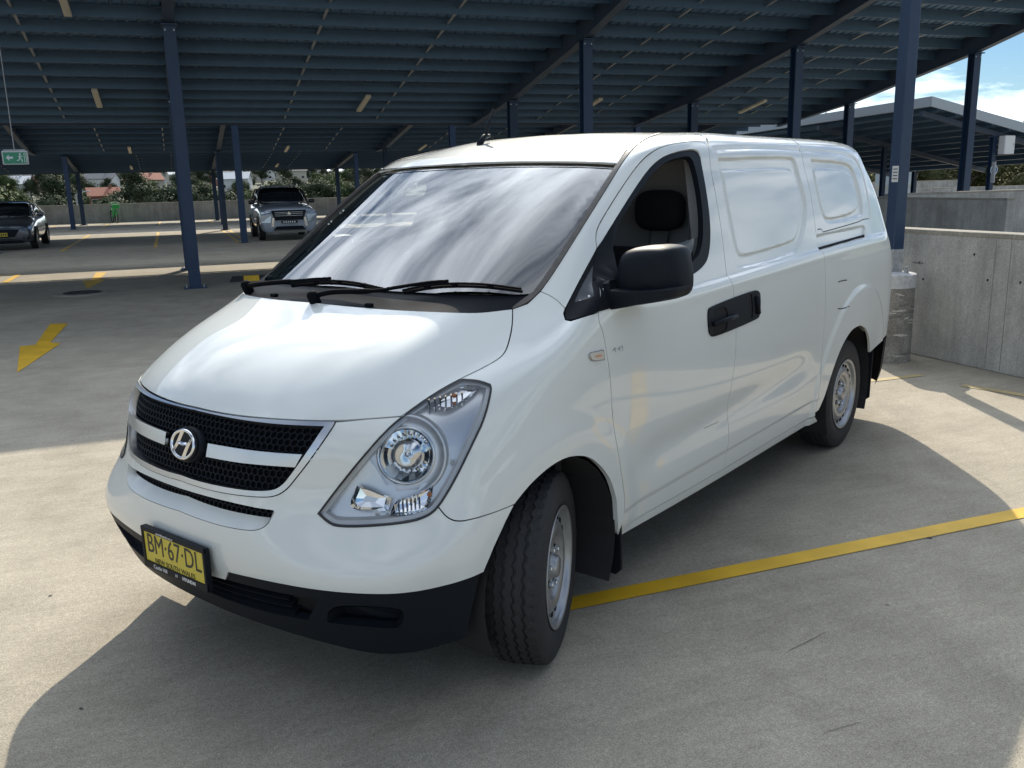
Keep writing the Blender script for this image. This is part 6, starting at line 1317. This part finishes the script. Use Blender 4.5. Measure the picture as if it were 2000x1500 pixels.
# ------------------------------------------------------------------ houses on the hillside
def house(label, s, t, w_, d_, h_, wm, rm, rz=0., dz=0.):
    root = thing('house', label, 'house'); root.location = Vector(W(s, t, hill(s, t)+dz)); root.rotation_euler = (0, 0, AZ+rz)
    b = MB(); b.span((-w_/2, -d_/2, -2), (w_/2, d_/2, h_)); b.add([(-w_/2, -d_/2, h_), (-w_/2, d_/2, h_), (-w_/2, 0, h_+d_*.30), (w_/2, -d_/2, h_), (w_/2, d_/2, h_), (w_/2, 0, h_+d_*.30)], [(0, 1, 2), (3, 5, 4)]); b.build('wall', wm, root)
    o = .5; rf = MB(); e = h_+d_*.30; k = .30*o*2
    rf.add([(-w_/2-o, -d_/2-o, h_-k*.5+.03), (w_/2+o, -d_/2-o, h_-k*.5+.03), (w_/2+o, 0, e+.03), (-w_/2-o, 0, e+.03), (-w_/2-o, d_/2+o, h_-k*.5+.03), (w_/2+o, d_/2+o, h_-k*.5+.03), (-w_/2-o, -d_/2-o, h_-k*.5+.22), (w_/2+o, -d_/2-o, h_-k*.5+.22), (w_/2+o, 0, e+.24), (-w_/2-o, 0, e+.24), (-w_/2-o, d_/2+o, h_-k*.5+.22), (w_/2+o, d_/2+o, h_-k*.5+.22)], [(6, 7, 8, 9), (9, 8, 11, 10), (0, 3, 2, 1), (3, 4, 5, 2), (0, 1, 7, 6), (4, 10, 11, 5), (0, 6, 9, 3), (3, 9, 10, 4), (1, 2, 8, 7), (2, 5, 11, 8)]); r_ = rf.build('roof', rm, root)
    b = MB(); b.span((w_*.22, -.4, e-.9), (w_*.22+.6, .4, e+.9)); b.build('chimney', wm, r_)
    for lv in range(max(1, int(h_/2.9))):
        for q in (-.33, 0, .33):
            b = MB(); b.span((q*w_-.8, -d_/2-.05, .9+lv*2.9), (q*w_+.8, -d_/2+.02, 2.2+lv*2.9)); wn = b.build('window', mat('house_frame', (.6, .6, .58), .6), root); b = MB(); b.span((q*w_-.68, -d_/2-.07, 1.0+lv*2.9), (q*w_+.68, -d_/2-.052, 2.1+lv*2.9)); b.build('pane', dark_glass, wn)
cream, brick_, whitew = mat('house_cream', (.52, .48, .40), .8), mat('house_brick', (.28, .13, .09), .85), mat('house_white', (.66, .66, .64), .8)
terra, slate_, pale_r = mat('roof_terracotta', (.30, .10, .06), .8, noise=(2, (.22, .08, .05), .8)), mat('roof_slate', (.12, .13, .14), .7), mat('roof_pale_metal', (.48, .51, .54), .5)
HS = [('brick house with a terracotta gable roof among the trees', -9.6, 152, 7.5, 7, 3.0, brick_, terra, .15, 2.2), ('cream house with a faded terracotta roof high on the hill', -17, 262, 15, 9, 5.8, cream, terra, -.2, 1.5), ('white house with a pale metal roof beside the green dome tree', -30, 212, 11, 9, 3.6, whitew, pale_r, .1, 2.),
 ('white two storey house with a slate roof on the hill crest', 8, 300, 14, 10, 6., whitew, slate_, .25, 1.5), ('cream two storey house with a pale metal roof in mid hill', 25, 292, 13, 9, 6., cream, pale_r, -.1, 1.5), ('long white house with a terracotta roof by the hill crest', 52, 350, 18, 9, 5.8, whitew, terra, .05, 1.),
 ('brick house with a slate roof below the crest', -40, 300, 14, 9, 5.8, brick_, slate_, -.15, 1), ('low white house with a pale metal roof behind the parked SUV', 14, 208, 11, 8, 4.2, whitew, pale_r, -.3, 2.), ('cream house with a slate roof between the canopy columns', 33, 262, 12, 9, 4.6, cream, slate_, .3, 1.8), ('small white house with a terracotta roof near the ridge', -2, 330, 14, 9, 6., whitew, terra, -.1, 1.5),
 ('cream house with a terracotta roof behind the thin light pole', -4.5, 205, 11, 8, 5.4, cream, terra, .35, 1.2), ('white house with a slate roof above the green bicycle', -14, 222, 12, 8, 5.4, whitew, slate_, -.3, 1.), ('pale cottage with a pale metal roof low on the slope', 3, 240, 10, 8, 4.2, cream, pale_r, .2, 2.), ('white terrace with a pale metal roof near the crest', 30, 330, 20, 9, 6., whitew, pale_r, .1, 2.),
 ('brick terrace with a pale metal roof near the long white house', 62, 310, 16, 9, 5.6, brick_, pale_r, -.2, 1.5), ('brick cottage with a slate roof in mid hill', 15, 262, 12, 9, 4.5, brick_, slate_, .4, 1.5)]
for a in HS: a = list(a); a[1] *= 1.75; a[2] *= 1.75; house(*a)
lp = empty('light_pole', 'thin pale light pole standing beyond the far parapet', 'light pole', *np.array(P2((181, 398)))*0+np.array([-6.9, 70.]), -9); b = MB(); b.tube([(0, 0, 0), (0, 0, 10.6)], [.09, .06], 8); b.build('pole', galv, lp); b = MB(); b.tube([(0, 0, 10.55), (.5, 0, 10.75)], .04, 6); b.box((.7, 0, 10.75), (.5, .22, .10), None, .03); b.build('lamp_head', galv, lp)
